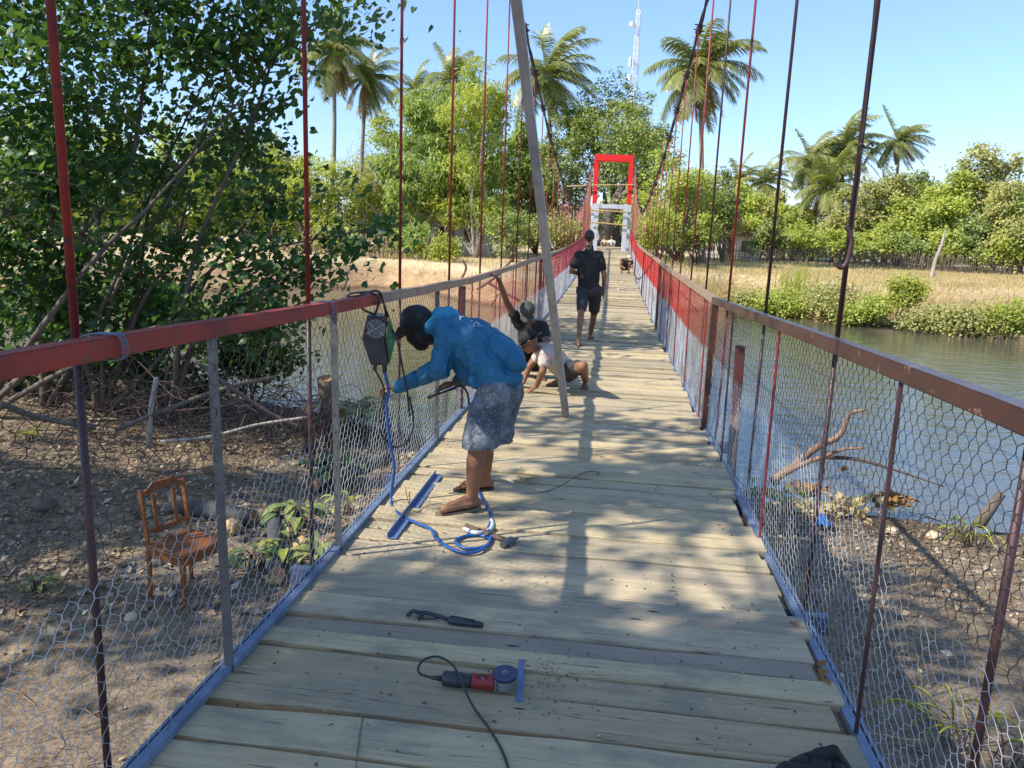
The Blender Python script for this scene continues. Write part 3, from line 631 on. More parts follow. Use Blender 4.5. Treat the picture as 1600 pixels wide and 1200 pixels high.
def palm(px, D, ytop, label, seed, flen=3.9, nfr=22, lean=(0, 0), mat=None, base_px=None, wind=0.35, group='palms on the far bank', dry=4):
    rg = np.random.default_rng(seed); top = PX(px, ytop, D); top.z -= flen * 0.42
    g0 = PX(base_px or px, 400, D); bz = TZ(g0.x, g0.y) - 0.05; root = thing('palm_tree', (g0.x, g0.y, bz), label, 'palm tree', group)
    base = Vector((g0.x, g0.y, bz)); md = base.lerp(top, .5) + Vector((rg.uniform(-.4, .4), 0, 0))
    P = spline([base, md, top], 8); k = len(P)
    MB().tube(P, [0.2 * (1 - .4 * i / k) + (0.1 if i == 0 else 0) for i in range(k)], 9).put('trunk', m_palmbark, root, smooth=True)
    nfr = int(nfr * 1.3)
    for part, cnt, mm in (('crown', nfr, mat or L_palm), ('dead_fronds', dry, L_dry)):
        V = []; Fc = []
        for i in range(cnt):
            az = i * 2.399 + rg.uniform(-.3, .3); el = (rad(78) - rad(105) * (i / max(1, cnt - 1)) if part == 'crown' else rad(rg.uniform(-75, -50))) + rg.uniform(-.3, .3)
            L = flen * rg.uniform(.72, 1.15) * (0.8 if part != 'crown' else 1); d = Vector((math.cos(az) * math.cos(el), math.sin(az) * math.cos(el), math.sin(el)))
            p = top.copy(); seg = 15; pts = [p.copy()]
            for s_ in range(seg):
                d = (d + Vector((wind * .07, 0, -0.085 - 0.03 * s_ / seg * (1 if el > -.5 else .4)))).normalized(); p = p + d * L / seg; pts.append(p.copy())
            for s_ in range(seg):
                a, c = pts[s_], pts[s_ + 1]; T = (c - a).normalized(); sd = T.cross(Vector((0, 0, 1)))
                if sd.length < .05: sd = Vector((1, 0, 0))
                sd.normalize(); upv = sd.cross(T)
                w = .035 * (1 - s_ / seg) + .008
                b0 = len(V); V += [a - sd * w, a + sd * w, c + sd * w * .8, c - sd * w * .8]; Fc.append((b0, b0 + 1, b0 + 2, b0 + 3))
                if s_ < 1: continue
                ll = flen * .30 * math.sin(math.pi * min(1, (s_ + 1.2) / (seg + 1.5))) ** .6
                for q in range(4):
                    o_ = a.lerp(c, q / 4.0)
                    for sg in (-1, 1):
                        e = (sd * sg * .78 + T * .55 + Vector((wind * .5, 0, -0.42 + rg.uniform(-.25, .15))) + upv * .15).normalized()
                        l2 = ll * rg.uniform(.75, 1.1); ww = .034 * (flen / 4) ; pv = T * ww
                        e2 = (e + Vector((wind * .3, 0, -.55))).normalized()
                        b0 = len(V); V += [o_ - pv, o_ + pv, o_ + e * l2 * .6 + pv * .9, o_ + e * l2 * .6 - pv * .9, o_ + e * l2 * .6 + e2 * l2 * .45]
                        Fc.append((b0, b0 + 1, b0 + 2, b0 + 3)); Fc.append((b0 + 3, b0 + 2, b0 + 4, b0 + 4))
        V = np.array([tuple(v) for v in V]); Fq_ = np.array(Fc)
        me = bpy.data.meshes.new(part); me.from_pydata([tuple(v) for v in V], [], [f if f[2] != f[3] else f[:3] for f in Fc]); link(part, me, mm, root)
    nu = MB()
    for i in range(7):
        a = i * .9; nu.lathe(top + Vector((math.cos(a) * .24, math.sin(a) * .24, -.22)), [(.03, -.14), (.1, -.08), (.125, 0), (.1, .09), (.03, .14)], n=8)
    nu.put('coconuts', L_olive, root, smooth=True)
    return root

palm(522, 60, 48, 'tallest palm of the left pair, behind the riverside hibiscus', 21, 3.6, 24, base_px=512, dry=7)
palm(572, 63, 92, 'right-hand palm of the left pair, leaning towards the feathery trees', 22, 3.3, 22, base_px=562, dry=6, wind=.5)
palm(648, 82, 118, 'small pale palm top behind the feathery trees', 23, 3.4, 18, wind=.6)
palm(703, 70, 98, 'palm half buried in the crown of the feathery trees', 24, 3.6, 18, wind=.3)
palm(858, 62, 78, 'big windswept palm left of the red tower', 25, 4.5, 26, wind=.75, base_px=880)
palm(1098, 57, 62, 'big drooping palm right of the telecom mast', 26, 4.3, 28, wind=.35, dry=6, base_px=1100)
palm(1155, 92, 262, 'low thin palm beyond the pink blossoming tree', 27, 3.4, 16, wind=.4)
palm(1198, 90, 264, 'short palm between two suspender rods on the right', 28, 3.6, 18, wind=.4)
palm(1270, 84, 222, 'left palm of the ragged pair above the dry field', 29, 4.3, 24, wind=.7, dry=6)
palm(1322, 86, 200, 'taller palm of the ragged pair above the dry field', 30, 4.4, 26, wind=.75, dry=5)
palm(1300, 80, 262, 'low fringed palm under the ragged pair', 31, 4.2, 22, wind=.3, dry=6)
palm(1408, 88, 196, 'lone windblown palm behind the bare grey tree', 32, 3.7, 20, wind=1.0, dry=3)

FT = [(602, 66, 172, 385, 62, 'bright', 'bright tree filling the gap right of the left palms'),
      (838, 64, 205, 390, 52, 'bright', 'bright tree under the big windswept palm'),
      (430, 72, 212, 390, 60, 'dark', 'dark tree behind the yellow-green ones on the left'),
      (325, 74, 180, 390, 62, 'dark', 'dark tall tree behind the left hibiscus branches'),
      (1165, 78, 285, 400, 40, 'bright', 'bright tree behind the pink blossoming tree'),
      (1225, 86, 290, 404, 44, 'olive', 'olive tree between the two low palms'),
      (1455, 82, 268, 410, 50, 'dark', 'dark tree behind the broken pale trunk'),
      (655, 56, 128, 385, 60, 'feather', 'weeping grey-green tree with a pale trunk at the left bank edge'),
      (742, 54, 92, 392, 66, 'featherb', 'tall light green feathery tree beside the cable'),
      (700, 60, 120, 330, 50, 'feather', 'feathery tree squeezed between two taller feathery ones'),
      (800, 62, 190, 380, 50, 'feather', 'feathery tree behind the leaning steel channel'),
      (966, 62, 112, 320, 76, 'dark', 'broad dark rounded tree behind the red tower'),
      (895, 60, 150, 385, 50, 'dark', 'dark dense tree just left of the red tower'),
      (1010, 66, 185, 330, 42, 'dark', 'dark tree filling in right of the red tower'),
      (1065, 54, 222, 392, 72, 'bright', 'bright yellow-green tree beside the right cable'),
      (1130, 62, 262, 385, 34, 'dark', 'small dark tree between the bright tree and the low palm'),
      (570, 60, 262, 380, 44, 'yellow', 'yellowing bush-like tree under the left pair of palms'),
      (480, 58, 236, 390, 64, 'bright', 'bright tree showing through the hibiscus twigs'),
      (385, 62, 205, 390, 62, 'yellow', 'yellow-green tree seen through the middle of the hibiscus'),
      (275, 60, 190, 390, 66, 'bright', 'bright green tree behind the densest hibiscus leaves'),
      (160, 62, 175, 390, 66, 'yellow', 'yellow-green tree behind the upright hibiscus stem'),
      (45, 60, 160, 390, 66, 'bright', 'bright tree behind the farthest left hibiscus stems'),
      (-60, 60, 160, 390, 66, 'dark', 'dark tree at the left end of the far treeline'),
      (1188, 84, 300, 398, 34, 'olive', 'olive tree right of the pink blossoming tree'),
      (1240, 80, 322, 404, 44, 'bright', 'low bright tree under the ragged palms'),
      (1345, 78, 292, 408, 44, 'olive', 'thin olive tree beside the thick dark rod'),
      (1400, 76, 262, 410, 46, 'olive', 'brown-green tree under the lone palm'),
      (1440, 74, 300, 412, 38, 'bright', 'bright tree behind the broken pale trunk'),
      (1492, 74, 256, 412, 44, 'bright', 'tall bright green tree in the right treeline'),
      (1555, 76, 224, 350, 44, 'olive', 'high brownish tree with a flat top at the right'),
      (1600, 70, 262, 418, 40, 'olive', 'dry twiggy tree by the right-hand edge of the field'),
      (1655, 70, 240, 418, 50, 'dark', 'dark tree closing the right end of the treeline'),
      (1380, 72, 345, 412, 40, 'bright', 'low bright bush-like tree in front of the olive trees'),
      (1530, 71, 335, 414, 40, 'dark', 'low dark tree behind the stake fence')]
for i, (px, D, yt, yb, hw, kind, lab) in enumerate(FT):
    far_tree(px, D, yt, yb, hw, kind, lab, 100 + i, dens=1.25 if i < 9 else 1.0, base_px=(945 if i == 4 else None))
far_tree(1133, 74, 325, 372, 22, 'pink', 'rounded tree covered in pink blossom beside the white wall', 140, name='blossom_tree')
for i, (px, D, yt, yb, hw, kind, lab) in enumerate([(1205, 70, 345, 402, 26, 'dark', 'dark shrub just right of the white wall'), (1262, 72, 352, 406, 34, 'bright', 'bright shrub under the low fringed palm'),
        (1320, 72, 358, 408, 30, 'bright', 'round bright shrub left of the thick dark rod'), (1425, 71, 366, 412, 30, 'dark', 'dark shrub left of the broken pale trunk'), (1482, 70, 362, 414, 26, 'bright', 'bright shrub right of the broken pale trunk'),
        (1585, 69, 362, 420, 34, 'bright', 'bright shrub at the right end of the stake fence'), (695, 47, 372, 408, 26, 'yellow', 'yellow-green shrub leaning over the eroded bank'), (640, 50, 345, 392, 30, 'feather', 'grey-green shrub behind the short stake fence'),
        (800, 48, 335, 398, 40, 'dark', 'dark shrub behind the left net of the bridge'), (870, 50, 330, 395, 34, 'olive', 'olive shrub beside the orange netting'), (1030, 50, 320, 395, 30, 'bright', 'bright shrub by the right foot of the tower'),
        (1090, 54, 335, 398, 36, 'dark', 'dark shrub below the bright tree'), (955, 66, 322, 372, 40, 'bright', 'bright shrub seen through the tower legs'), (520, 52, 348, 392, 40, 'olive', 'dry olive shrub at the left bank')]):
    far_tree(px, D, yt, yb, hw, kind, lab, 160 + i, name='shrub', group='shrubs on the far bank')
# riverside bushes on the right bank
for i, (px, D, yt, yb, hw, kind, lab) in enumerate([(1165, 40.5, 458, 480, 26, 'olive', 'low bush at the water edge nearest the bridge'), (1225, 39.5, 456, 490, 36, 'bright', 'broad bush at the water edge beside the tall reeds'), (1305, 38.5, 440, 500, 38, 'olive', 'tallest bush on the right water edge'),
        (1362, 37.5, 452, 503, 26, 'bright', 'sparse bush behind the iron hook'), (1418, 38.2, 432, 486, 18, 'yellow', 'narrow upright bush standing alone in the gap'), (1462, 37.2, 480, 510, 30, 'olive', 'low bush right of the gap in the bank'), (1530, 37.2, 484, 514, 34, 'olive', 'straggly bush along the right bank'), (1590, 37.2, 474, 514, 30, 'yellow', 'yellow-green bush at the right edge of the bank')]):
    far_tree(px, D, yt, yb + 9, hw * 1.15, kind, lab, 190 + i, name='bush', group='bushes along the right water edge', dens=1.5)

# distant wood closing the horizon
rg = np.random.default_rng(77); n = 52000
a = rg.uniform(-1.05, .95, n); D = rg.uniform(98, 122, n); x = D * np.sin(a); y = D * np.cos(a)
top = 6.0 + 2.2 * np.sin(a * 23) + 1.5 * np.sin(a * 61 + 1) + 1.0 * np.sin(a * 140 + 2); z = -0.6 + rg.uniform(0, 1, n) ** .8 * top
V, F_ = scatter(np.stack([x, y, z], -1), rg.uniform(.5, 1.1, n), DIAM[0], DIAM[1], rg, .2)
tag(link('distant_wood', np_mesh('wood', V, F_), L_dark, at=(0, 110, -.6)), 'far-off wood closing the horizon behind the fields', 'wood', kind='stuff')
# straw on the far bank
n = 110000; x = rg.uniform(-32, 46, n); y = np.interp(x, FX, FY) + 1.2 + rg.uniform(0, 1, n) ** 1.6 * 34; z = terrain(x, y)
k = (z > -1.35) & ~((np.abs(x) < 1.9) & (y > 43)) & ((x > 2) | (rg.uniform(size=n) < .18)); x, y, z = x[k], y[k], z[k]; n = len(x)
dirv = rg.normal(size=(n, 3)) * .35 + np.array([[.25, 0, 1.0]]); dirv /= np.linalg.norm(dirv, axis=1, keepdims=True); h = rg.uniform(.08, .34, n)[:, None] * (1 - .5 * (np.abs(wob(x, y, .4, 2)))[:, None])
sd = np.stack([np.ones(n), np.zeros(n), np.zeros(n)], -1) * .02; P0 = np.stack([x, y, z - .03], -1)
V = np.stack([P0 - sd, P0 + sd, P0 + dirv * h + sd * .4, P0 + dirv * h - sd * .4], 1).reshape(-1, 3)
tag(link('dry_grass', np_mesh('straw', V, np.arange(n * 4).reshape(-1, 4)), L_straw, at=(5, 45, -.5)), 'dry straw-coloured grass over the far bank and field', 'grass', kind='stuff')
# tall pale reeds
for i, (px, D, yt, lab) in enumerate([(1238, 41, 398, 'feathery pale reeds rising behind the water-edge bushes'), (1118, 42, 425, 'dry reeds by the net of the bridge'), (1345, 39, 430, 'pale reeds above the sparse bush')]):
    rg2 = np.random.default_rng(300 + i); c = PX(px, 470, D); n = 130; gx = c.x + rg2.normal(0, .55, n); gy = c.y + rg2.normal(0, .5, n); gz = terrain(gx, gy); Hh = PX(px, yt, D).z - gz.mean()
    mb = MB()
    for q in range(n):
        h = Hh * rg2.uniform(.45, 1.0); ln = Vector((rg2.uniform(-.1, .55), rg2.uniform(-.2, .2), 0)) * h * .5; b0 = Vector((gx[q], gy[q], gz[q])); w = Vector((.014, 0, 0))
        mb.add([b0 - w, b0 + w, b0 + Vector((0, 0, h * .6)) + ln * .3 + w * .8, b0 + Vector((0, 0, h * .6)) + ln * .3 - w * .8, b0 + Vector((0, 0, h)) + ln], [(0, 1, 2, 3), (3, 2, 4)])
    tag(link('reeds', mb.mesh('reeds'), L_straw if i else L_yellow, at=(c.x, c.y, float(gz.min()))), lab, 'reeds', 'clumps of reeds on the right bank')

# stake fences
m_stake = M('weathered_stakes', (0.20, 0.16, 0.12), (0.09, 0.07, 0.055), 3, 0.9)
m_strawstake = M('dry_cane', (0.5, 0.38, 0.2), (0.28, 0.19, 0.1), 2, 0.8)
def stakes(A, B, n, h, lab, mat, seed, rails=(.35, .75)):
    rg = np.random.default_rng(seed); root = thing('stake_fence', (A[0], A[1], TZ(*A[:2])), lab, 'fence', 'rough stake fences'); mb = MB()
    for i in range(n):
        u = (i + rg.uniform(-.3, .3)) / n; x = A[0] + (B[0] - A[0]) * u; y = A[1] + (B[1] - A[1]) * u + rg.normal(0, .05); z = TZ(x, y)
        l = Vector((rg.normal(0, .07), rg.normal(0, .05), h * rg.uniform(.75, 1.15))); mb.tube([(x, y, z - .1), Vector((x, y, z)) + l], rg.uniform(.018, .038), 4)
    mb.put('stakes', mat, root)
    for k_ in rails:
        r_ = MB(); L = 14
        r_.tube([(A[0] + (B[0] - A[0]) * i / L, A[1] + (B[1] - A[1]) * i / L, TZ(A[0] + (B[0] - A[0]) * i / L, A[1] + (B[1] - A[1]) * i / L) + h * k_ + rg.normal(0, .03)) for i in range(L + 1)], .025, 5); r_.put('rail', mat, root)
a_, b_ = PX(1085, 400, 67), PX(1640, 400, 69)
stakes(a_, b_, 300, 1.35, 'long dark stake fence at the back of the dry field', m_stake, 1)
a_, b_ = PX(560, 400, 49.5), PX(708, 400, 49)
stakes(a_, b_, 110, 1.3, 'short pale cane fence above the eroded left bank', m_strawstake, 2)
a_, b_ = PX(440, 400, 50), PX(556, 400, 50)
stakes(a_, b_, 70, .8, 'low broken cane fence behind the hibiscus tip', m_strawstake, 3)

# dead pale trunk standing in the field
c = PX(1458, 420, 55); z0 = TZ(c.x, c.y)
tag(MB().tube(spline([(c.x, c.y, z0 - .1), (c.x + .05, c.y, z0 + 1.0), (c.x + .3, c.y, z0 + 2.0), (c.x + .38, c.y, z0 + 3.0)], 5), [.17, .16, .14, .12, .12, .11, .11, .1, .1, .1, .1, .09, .08, .06, .04, .02][:16], 8).put('dead_tree', m_barkpale, smooth=True), 'pale broken tree trunk standing alone in the dry field', 'dead tree')
# bare grey tree
def bare_tree(px, D, ytop, lab, seed, mat, wid=2.6, name='bare_tree'):
    rg = np.random.default_rng(seed); c = PX(px, 400, D); z0 = TZ(c.x, c.y); H = PX(px, ytop, D).z - z0; root = thing(name, (c.x, c.y, z0), lab, 'tree', 'leafless trees'); mb = MB(); tw = MB()
    def br(p, d, L, r, dep):
        pts = [p]; 
        for i in range(4): d = (d + Vector(rg.normal(size=3)) * .16 + Vector((.03, 0, .05))).normalized(); p = p + d * L / 4; pts.append(p)
        (mb if dep < 2 else tw).tube(pts, [r * (1 - .12 * i) for i in range(5)], 6 if dep < 2 else 3, cap=False)
        if dep < 5:
            for i in range(3 if dep > 0 else 5):
                q = pts[rg.integers(2, 5)]; dd = (d + Vector(rg.normal(size=3)) * .62 + Vector((0, 0, .1))).normalized(); br(q, dd, L * .68, r * .55, dep + 1)
    br(Vector((c.x, c.y, z0)), Vector((0, 0, 1)), H * .38, wid * .06, 0)
    mb.put('trunk', mat, root, smooth=True); tw.put('branches', mat, root)
bare_tree(1452, 84, 238, 'leafless grey tree spreading above the right treeline', 5, m_barkpale)
bare_tree(1575, 73, 262, 'leafless brown tree in front of the flat-topped tree', 6, m_barkpale, 2.2)
bare_tree(590, 58, 170, 'leafless spindly tree between the left palms and the feathery trees', 7, m_barkpale, 1.8)

# the leaning fork of the old tree behind the tower
mb = MB(); c = PX(945, 372, 55); z0 = TZ(c.x, c.y)
mb.tube(spline([(c.x, c.y, z0), PX(952, 335, 55), PX(966, 305, 55.3), PX(978, 280, 55.8)], 5), [.5 - .02 * i for i in range(16)], 9)
mb.tube(spline([PX(960, 318, 55), PX(985, 293, 55), PX(1000, 262, 55)], 5), [.26 - .015 * i for i in range(11)], 8)
root = thing('old_tree', (c.x, c.y, z0), 'old dark tree whose leaning trunk shows through the red tower', 'tree', 'trees on the far bank'); mb.put('trunk', m_bark, root, smooth=True)
rg = np.random.default_rng(8); CC = np.array([PX(975 + rg.uniform(-45, 55), 238 + rg.uniform(-50, 55), 56 + rg.uniform(-1.5, 3)) for _ in range(70)]); Cn = np.repeat(CC, 60, 0) + rg.normal(size=(4200, 3)) * .4
V, F_ = scatter(Cn, rg.uniform(.13, .28, 4200), DIAM[0], DIAM[1], rg, .3); link('crown', np_mesh('crown', V, F_), L_dark, root)

# ------------------------------------------------------------------ hibiscus on the near left bank
NB = [(60, 60, 13.5, 2.2), (235, 30, 13, 2.0), (385, 30, 12, 1.1), (455, 60, 11.5, .5), (330, 105, 12.5, .9), (175, 220, 14, 2.0), (40, 290, 14, 1.9), (300, 290, 13, 1.35), (425, 175, 12, .75), (445, 285, 12.5, 1.0),
      (400, 385, 12.5, 1.0), (512, 350, 12, .75), (572, 358, 11.6, .42), (235, 420, 14, 1.2), (90, 440, 15, 1.5), (405, 462, 12.3, .6), (330, 480, 12.6, .7), (120, -170, 13, 2.6), (330, -150, 12, 2.0), (490, 420, 12.2, .3), (520, 452, 12.0, .25), (450, -40, 11.5, 1.2), (150, 330, 15, 2.0), (-60, 150, 13, 2.5), (300, 440, 13, .95), (375, 500, 12.6, .6), (190, 480, 13.6, 1.0), (50, 505, 14.5, 1.1), (430, 440, 12.4, .55), (270, 520, 13, .6), (120, 400, 13.6, 1.1)]
bl = [(PX(x_, y_, D_), r_) for x_, y_, D_, r_ in NB]
c0 = PX(60, 520, 14.5); c1 = PX(150, 520, 14); c2 = PX(-60, 520, 13.5); c3 = PX(255, 520, 13.2)
rts = [Vector((c.x, c.y, TZ(c.x, c.y) - .1)) for c in (c0, c1, c2, c3)]
order = [0, 1, 6, 10, 5, 7, 3, 11, 4, 2, 13, 14, 8, 9, 15, 16, 12, 19, 20, 21, 22, 17, 18, 23, 24, 25, 26, 27, 28, 29, 30]
tree('hibiscus_tree', 'big many-stemmed hibiscus tree with heart-shaped leaves on the near left bank', 'tree', None, rts[0], [bl[i] for i in order], 300, 115, 0.30, 0.105, L_near, m_bark, .08, 41, HEART, .25, .5, shell=2.6, twigs=260, stems=21, roots=rts)
for i, (px, D, yt, yb, hw, lab) in enumerate(((20, 16.5, 385, 560, 95, 'dark riverside shrub at the left edge under the hibiscus'), (150, 16, 405, 560, 85, 'dark riverside shrub between the hibiscus stems'), (275, 15.6, 425, 560, 78, 'low riverside shrub behind the first red rod'), (385, 15.2, 448, 552, 58, 'low riverside shrub nearest the blue-black welding machine'))):
    c = PX(px, 480, D); T_, B_ = PX(px, yt, D), PX(px, yb, D); r = hw * D / F_PX; rg = np.random.default_rng(800 + i); g0 = TZ(c.x, c.y)
    bl = [((c.x + rg.uniform(-.7, .7) * r, c.y + rg.uniform(-.5, .5) * r, g0 + .25 + rg.uniform(0, .9) * (T_.z - g0 - .3)), (r * rg.uniform(.28, .45),) * 3) for _ in range(8)]
    tree('riverside_shrub', lab, 'shrub', 'riverside shrubs under the hibiscus', (c.x, c.y, g0 - .05), bl, int(44 + r * 22), 60, .24, .095, L_near, m_bark, .04, 820 + i, HEART, .2, .4, twigs=50)
# shade tree standing behind the camera to the left: its shadow lies over the near planks
sh = [((-5.9, -.85, 5.9), (1.25, 1.25, .7)), ((-6.6, -1.25, 6.8), (1.35, 1.35, .8)), ((-5.2, -.8, 5.0), (1.1, 1.0, .5)), ((-4.6, -.6, 5.6), (.9, 1.0, .5)), ((-10.4, 1.1, 6), (2.0, 1.0, .8)), ((-13.2, 2.2, 6.6), (1.9, 1.3, .9)), ((-12.4, 3.3, 5.6), (1.5, 1.2, .8)), ((-15.2, 3.6, 6.4), (1.8, 1.5, 1.0)), ((-7.6, -1.6, 7.4), (1.3, 1.2, .8)), ((-11.8, 4.4, 6.2), (1.5, 1.0, .8)), ((-5.6, 1.7, 6.2), (.9, .7, .35)), ((-4.6, 2.3, 5.8), (.5, .5, .25)), ((-5.9, 3.0, 6.2), (.8, .8, .25)), ((-5.1, 3.4, 6.6), (.5, .5, .2))]
tree('shade_tree', 'leafy tree on the near left bank that shades the near planks', 'tree', None, (-7.6, -1.6, TZ(-7.6, -1.6) - .05), sh, 235, 66, 0.30, 0.12, L_near, m_bark, .2, 43, HEART, .5, .2, twigs=60)
# ------------------------------------------------------------------ small materials
m_black = M('black_rubber', (0.022, 0.022, 0.024), (0.035, 0.035, 0.037), 20, 0.5)
m_blackpl = M('black_plastic', (0.022, 0.025, 0.032), (0.035, 0.038, 0.045), 15, 0.38, bmp=0.1)
m_green = M('green_plastic', (0.012, 0.16, 0.075), (0.01, 0.11, 0.055), 9, 0.3, spots=((0.3, 0.42, 0.36), 22, 0.62))
m_white = M('white_paint', (0.7, 0.72, 0.74), (0.6, 0.62, 0.64), 9, 0.5)
m_blueh = M('blue_hose', (0.02, 0.10, 0.34), (0.015, 0.075, 0.26), 12, 0.35)
m_redpl = M('red_plastic', (0.33, 0.025, 0.025), (0.24, 0.02, 0.022), 14, 0.4, spots=((0.12, 0.05, 0.05), 45, 0.65))
m_alu = M('cast_aluminium', (0.30, 0.31, 0.31), (0.2, 0.21, 0.21), 18, 0.42, metal=0.6, bmp=0.2)
m_disc = M('cutting_disc', (0.035, 0.05, 0.10), (0.05, 0.065, 0.12), 30, 0.5, bmp=0.2)
m_chair = M('orange_brown_varnish', (0.27, 0.095, 0.03), (0.17, 0.058, 0.02), 5, 0.45, bmp=0.15, stretch=(3, 3, .5))
m_wood = M('old_brown_wood', (0.17, 0.11, 0.07), (0.09, 0.055, 0.035), 6, 0.75, bmp=0.3)
m_husk = M('coconut_husk', (0.62, 0.45, 0.2), (0.42, 0.28, 0.11), 16, 0.85, bmp=0.8, bscale=50, bdist=0.01)
m_cutwood = M('pale_cut_wood', (0.42, 0.24, 0.12), (0.3, 0.16, 0.08), 8, 0.75, bmp=0.3)
m_char = M('charred_wood', (0.035, 0.032, 0.032), (0.09, 0.085, 0.08), 6, 0.9, bmp=0.8, bscale=18, bdist=.02)
m_drift = M('brown_driftwood', (0.32, 0.20, 0.13), (0.17, 0.10, 0.065), 8, 0.8, bmp=0.4)  # the wood's own mottled brown
m_twig = M('dark_twigs', (0.12, 0.075, 0.06), (0.06, 0.04, 0.034), 4, 0.85)
m_block = M('sawn_offcut', (0.62, 0.5, 0.33), (0.5, 0.4, 0.26), 7, 0.7)
m_bluepl = M('blue_plastic_sheet', (0.03, 0.17, 0.5), (0.02, 0.12, 0.4), 9, 0.35)

# ------------------------------------------------------------------ leaning channel
a = PD(884, 652); d = (PY(806, 0, 4.75) - a); k = (-1.1 - a.x) / d.x; top = a + d * k
o = MB(); L = d.normalized(); X = L.cross(Vector((0, 1, 0.2))).normalized(); Y = X.cross(L)
cen = (a + top) / 2; ln = (top - a).length
o.box(cen, (0.060, 0.004, ln), (X, Y, L)); o.box(cen + X * .030 + Y * .019, (0.004, 0.042, ln), (X, Y, L)); o.box(cen - X * .030 + Y * .019, (0.004, 0.042, ln), (X, Y, L))
o.box(cen + X * .0235 - Y * 0.0, (0.013, 0.011, ln), (X, Y, L)); o.box(cen - X * .0235, (0.013, 0.011, ln), (X, Y, L))
m_chan = M('dull_galvanised_sheet', (0.46, 0.46, 0.46), (0.30, 0.30, 0.31), 5, 0.45, metal=0.3, bmp=0.15, stretch=(1, 1, .2))
tag(o.put('steel_channel', m_chan, at=a), 'tall galvanised steel channel leaning from the deck towards the left cable', 'steel channel')

# ------------------------------------------------------------------ welding machine
c = PY(588, 531, 4.42); R3 = Matrix.Rotation(rad(14), 3, 'Z') @ Matrix.Rotation(rad(3), 3, 'Y')
def LW(x, y, z): return c + R3 @ Vector((x, y, z))
wm = thing('welding_machine', LW(0, .1, -.16), 'small black and green welding machine hanging from the left handrail', 'welding machine')
poly = [(-.062, .14), (.055, .14), (.048, .0), (.078, -.15), (-.025, -.155), (-.085, .0)]
MB().prism([LW(x, 0, z) for x, z in poly], R3 @ Vector((0, .19, 0))).put('casing', m_blackpl, wm, bevel=0.006)
gp = [(.062, .132), (.082, .085), (.108, -.02), (.086, -.145), (.056, -.0)]
MB().prism([LW(x, .004, z) for x, z in gp], R3 @ Vector((0, .17, 0))).put('side_panel', m_green, wm, bevel=0.004)
f = MB()
for r in (.014, .024, .034, .044, .053):
    f.tube([LW(-.006 + r * math.cos(i * math.pi / 12), -.006, .066 + r * math.sin(i * math.pi / 12)) for i in range(25)], .0013, 4, cap=False)
for a_ in (.6, 2.5): f.tube([LW(-.006 - .062 * math.cos(a_), -.007, .066 - .062 * math.sin(a_)), LW(-.006 + .062 * math.cos(a_), -.007, .066 + .062 * math.sin(a_))], .0016, 4)
f.put('fan_grille', m_white, wm)
MB().box(LW(.038, -.004, .126), (.022, .012, .012), [R3 @ Vector(v) for v in ((1, 0, 0), (0, 1, 0), (0, 0, 1))]).put('power_switch', m_redpl, wm, bevel=.002)
MB().tube([LW(.0, .02, -.15), LW(.0, .02, -.19)], .013, 8).tube([LW(.055, .02, -.15), LW(.058, .02, -.2)], .014, 8).put('socket', m_blackpl, wm)
zr = ZD(4.4) + RH(4.4, -1)
st = MB(); st.tube(spline([LW(-.02, .05, .14), (LX + .05, 4.25, zr - .03), (LX + .03, 4.22, zr + .012), (LX - .04, 4.2, zr + .012), (LX - .04, 4.22, zr - .07), LW(-.03, .1, .14)], 6), .007, 6)
st.tube(spline([LW(.045, .08, .14), (LX + .045, 4.34, zr - .03), (LX + .03, 4.32, zr + .016), (LX - .045, 4.3, zr + .015), (LX - .06, 4.1, zr + .02), (LX - .04, 3.98, zr + .012), (LX + .02, 4.05, zr + .02), (LX + .03, 4.3, zr + .02), LW(.06, .1, .13)], 6), .006, 6)
st.put('hanging_strap', m_black, wm, smooth=True)
MB().tube(spline([LW(-.0, .02, -.18), PY(600, 610, 4.42), PY(592, 650, 4.42), PY(597, 680, 4.44), PY(615, 698, 4.46), PY(636, 690, 4.5), PY(646, 660, 4.6), PY(640, 620, 4.62)], 7), .0065, 6).put('power_cable', m_black, wm, smooth=True)
MB().tube(spline([LW(.06, .1, .1), PY(620, 530, 4.4), PY(628, 570, 4.45), PY(636, 610, 4.5), PY(640, 650, 4.55)], 7), .006, 6).put('earth_cable', m_black, wm, smooth=True)
hose = [LW(.058, .02, -.19), PY(607, 610, 4.42), PY(604, 640, 4.42), PY(609, 690, 4.42), PY(616, 730, 4.42)] + [PD(x, y, .012) for x, y in ((611, 782), (622, 802), (648, 816), (672, 826), (681, 840), (700, 855), (728, 864), (752, 859), (766, 845), (758, 838), (740, 836), (722, 839), (712, 846), (722, 855), (742, 857), (762, 851), (768, 838))]
hose += [PD(768, 838, .02), PD(763, 826, .014), PD(768, 812, .012), PD(764, 798, .012), PD(755, 782, .012), PD(748, 768, .012)]
MB().tube(spline(hose, 7), .0095, 7).put('blue_hose', m_blueh, wm, smooth=True)
MB().tube(spline([PD(768, 812, .014), PD(769, 822, .014), PD(761, 830, .015), PD(742, 832, .03), PD(725, 826, .014)], 5), .0115, 7).put('taped_joint', m_white, wm, smooth=True)

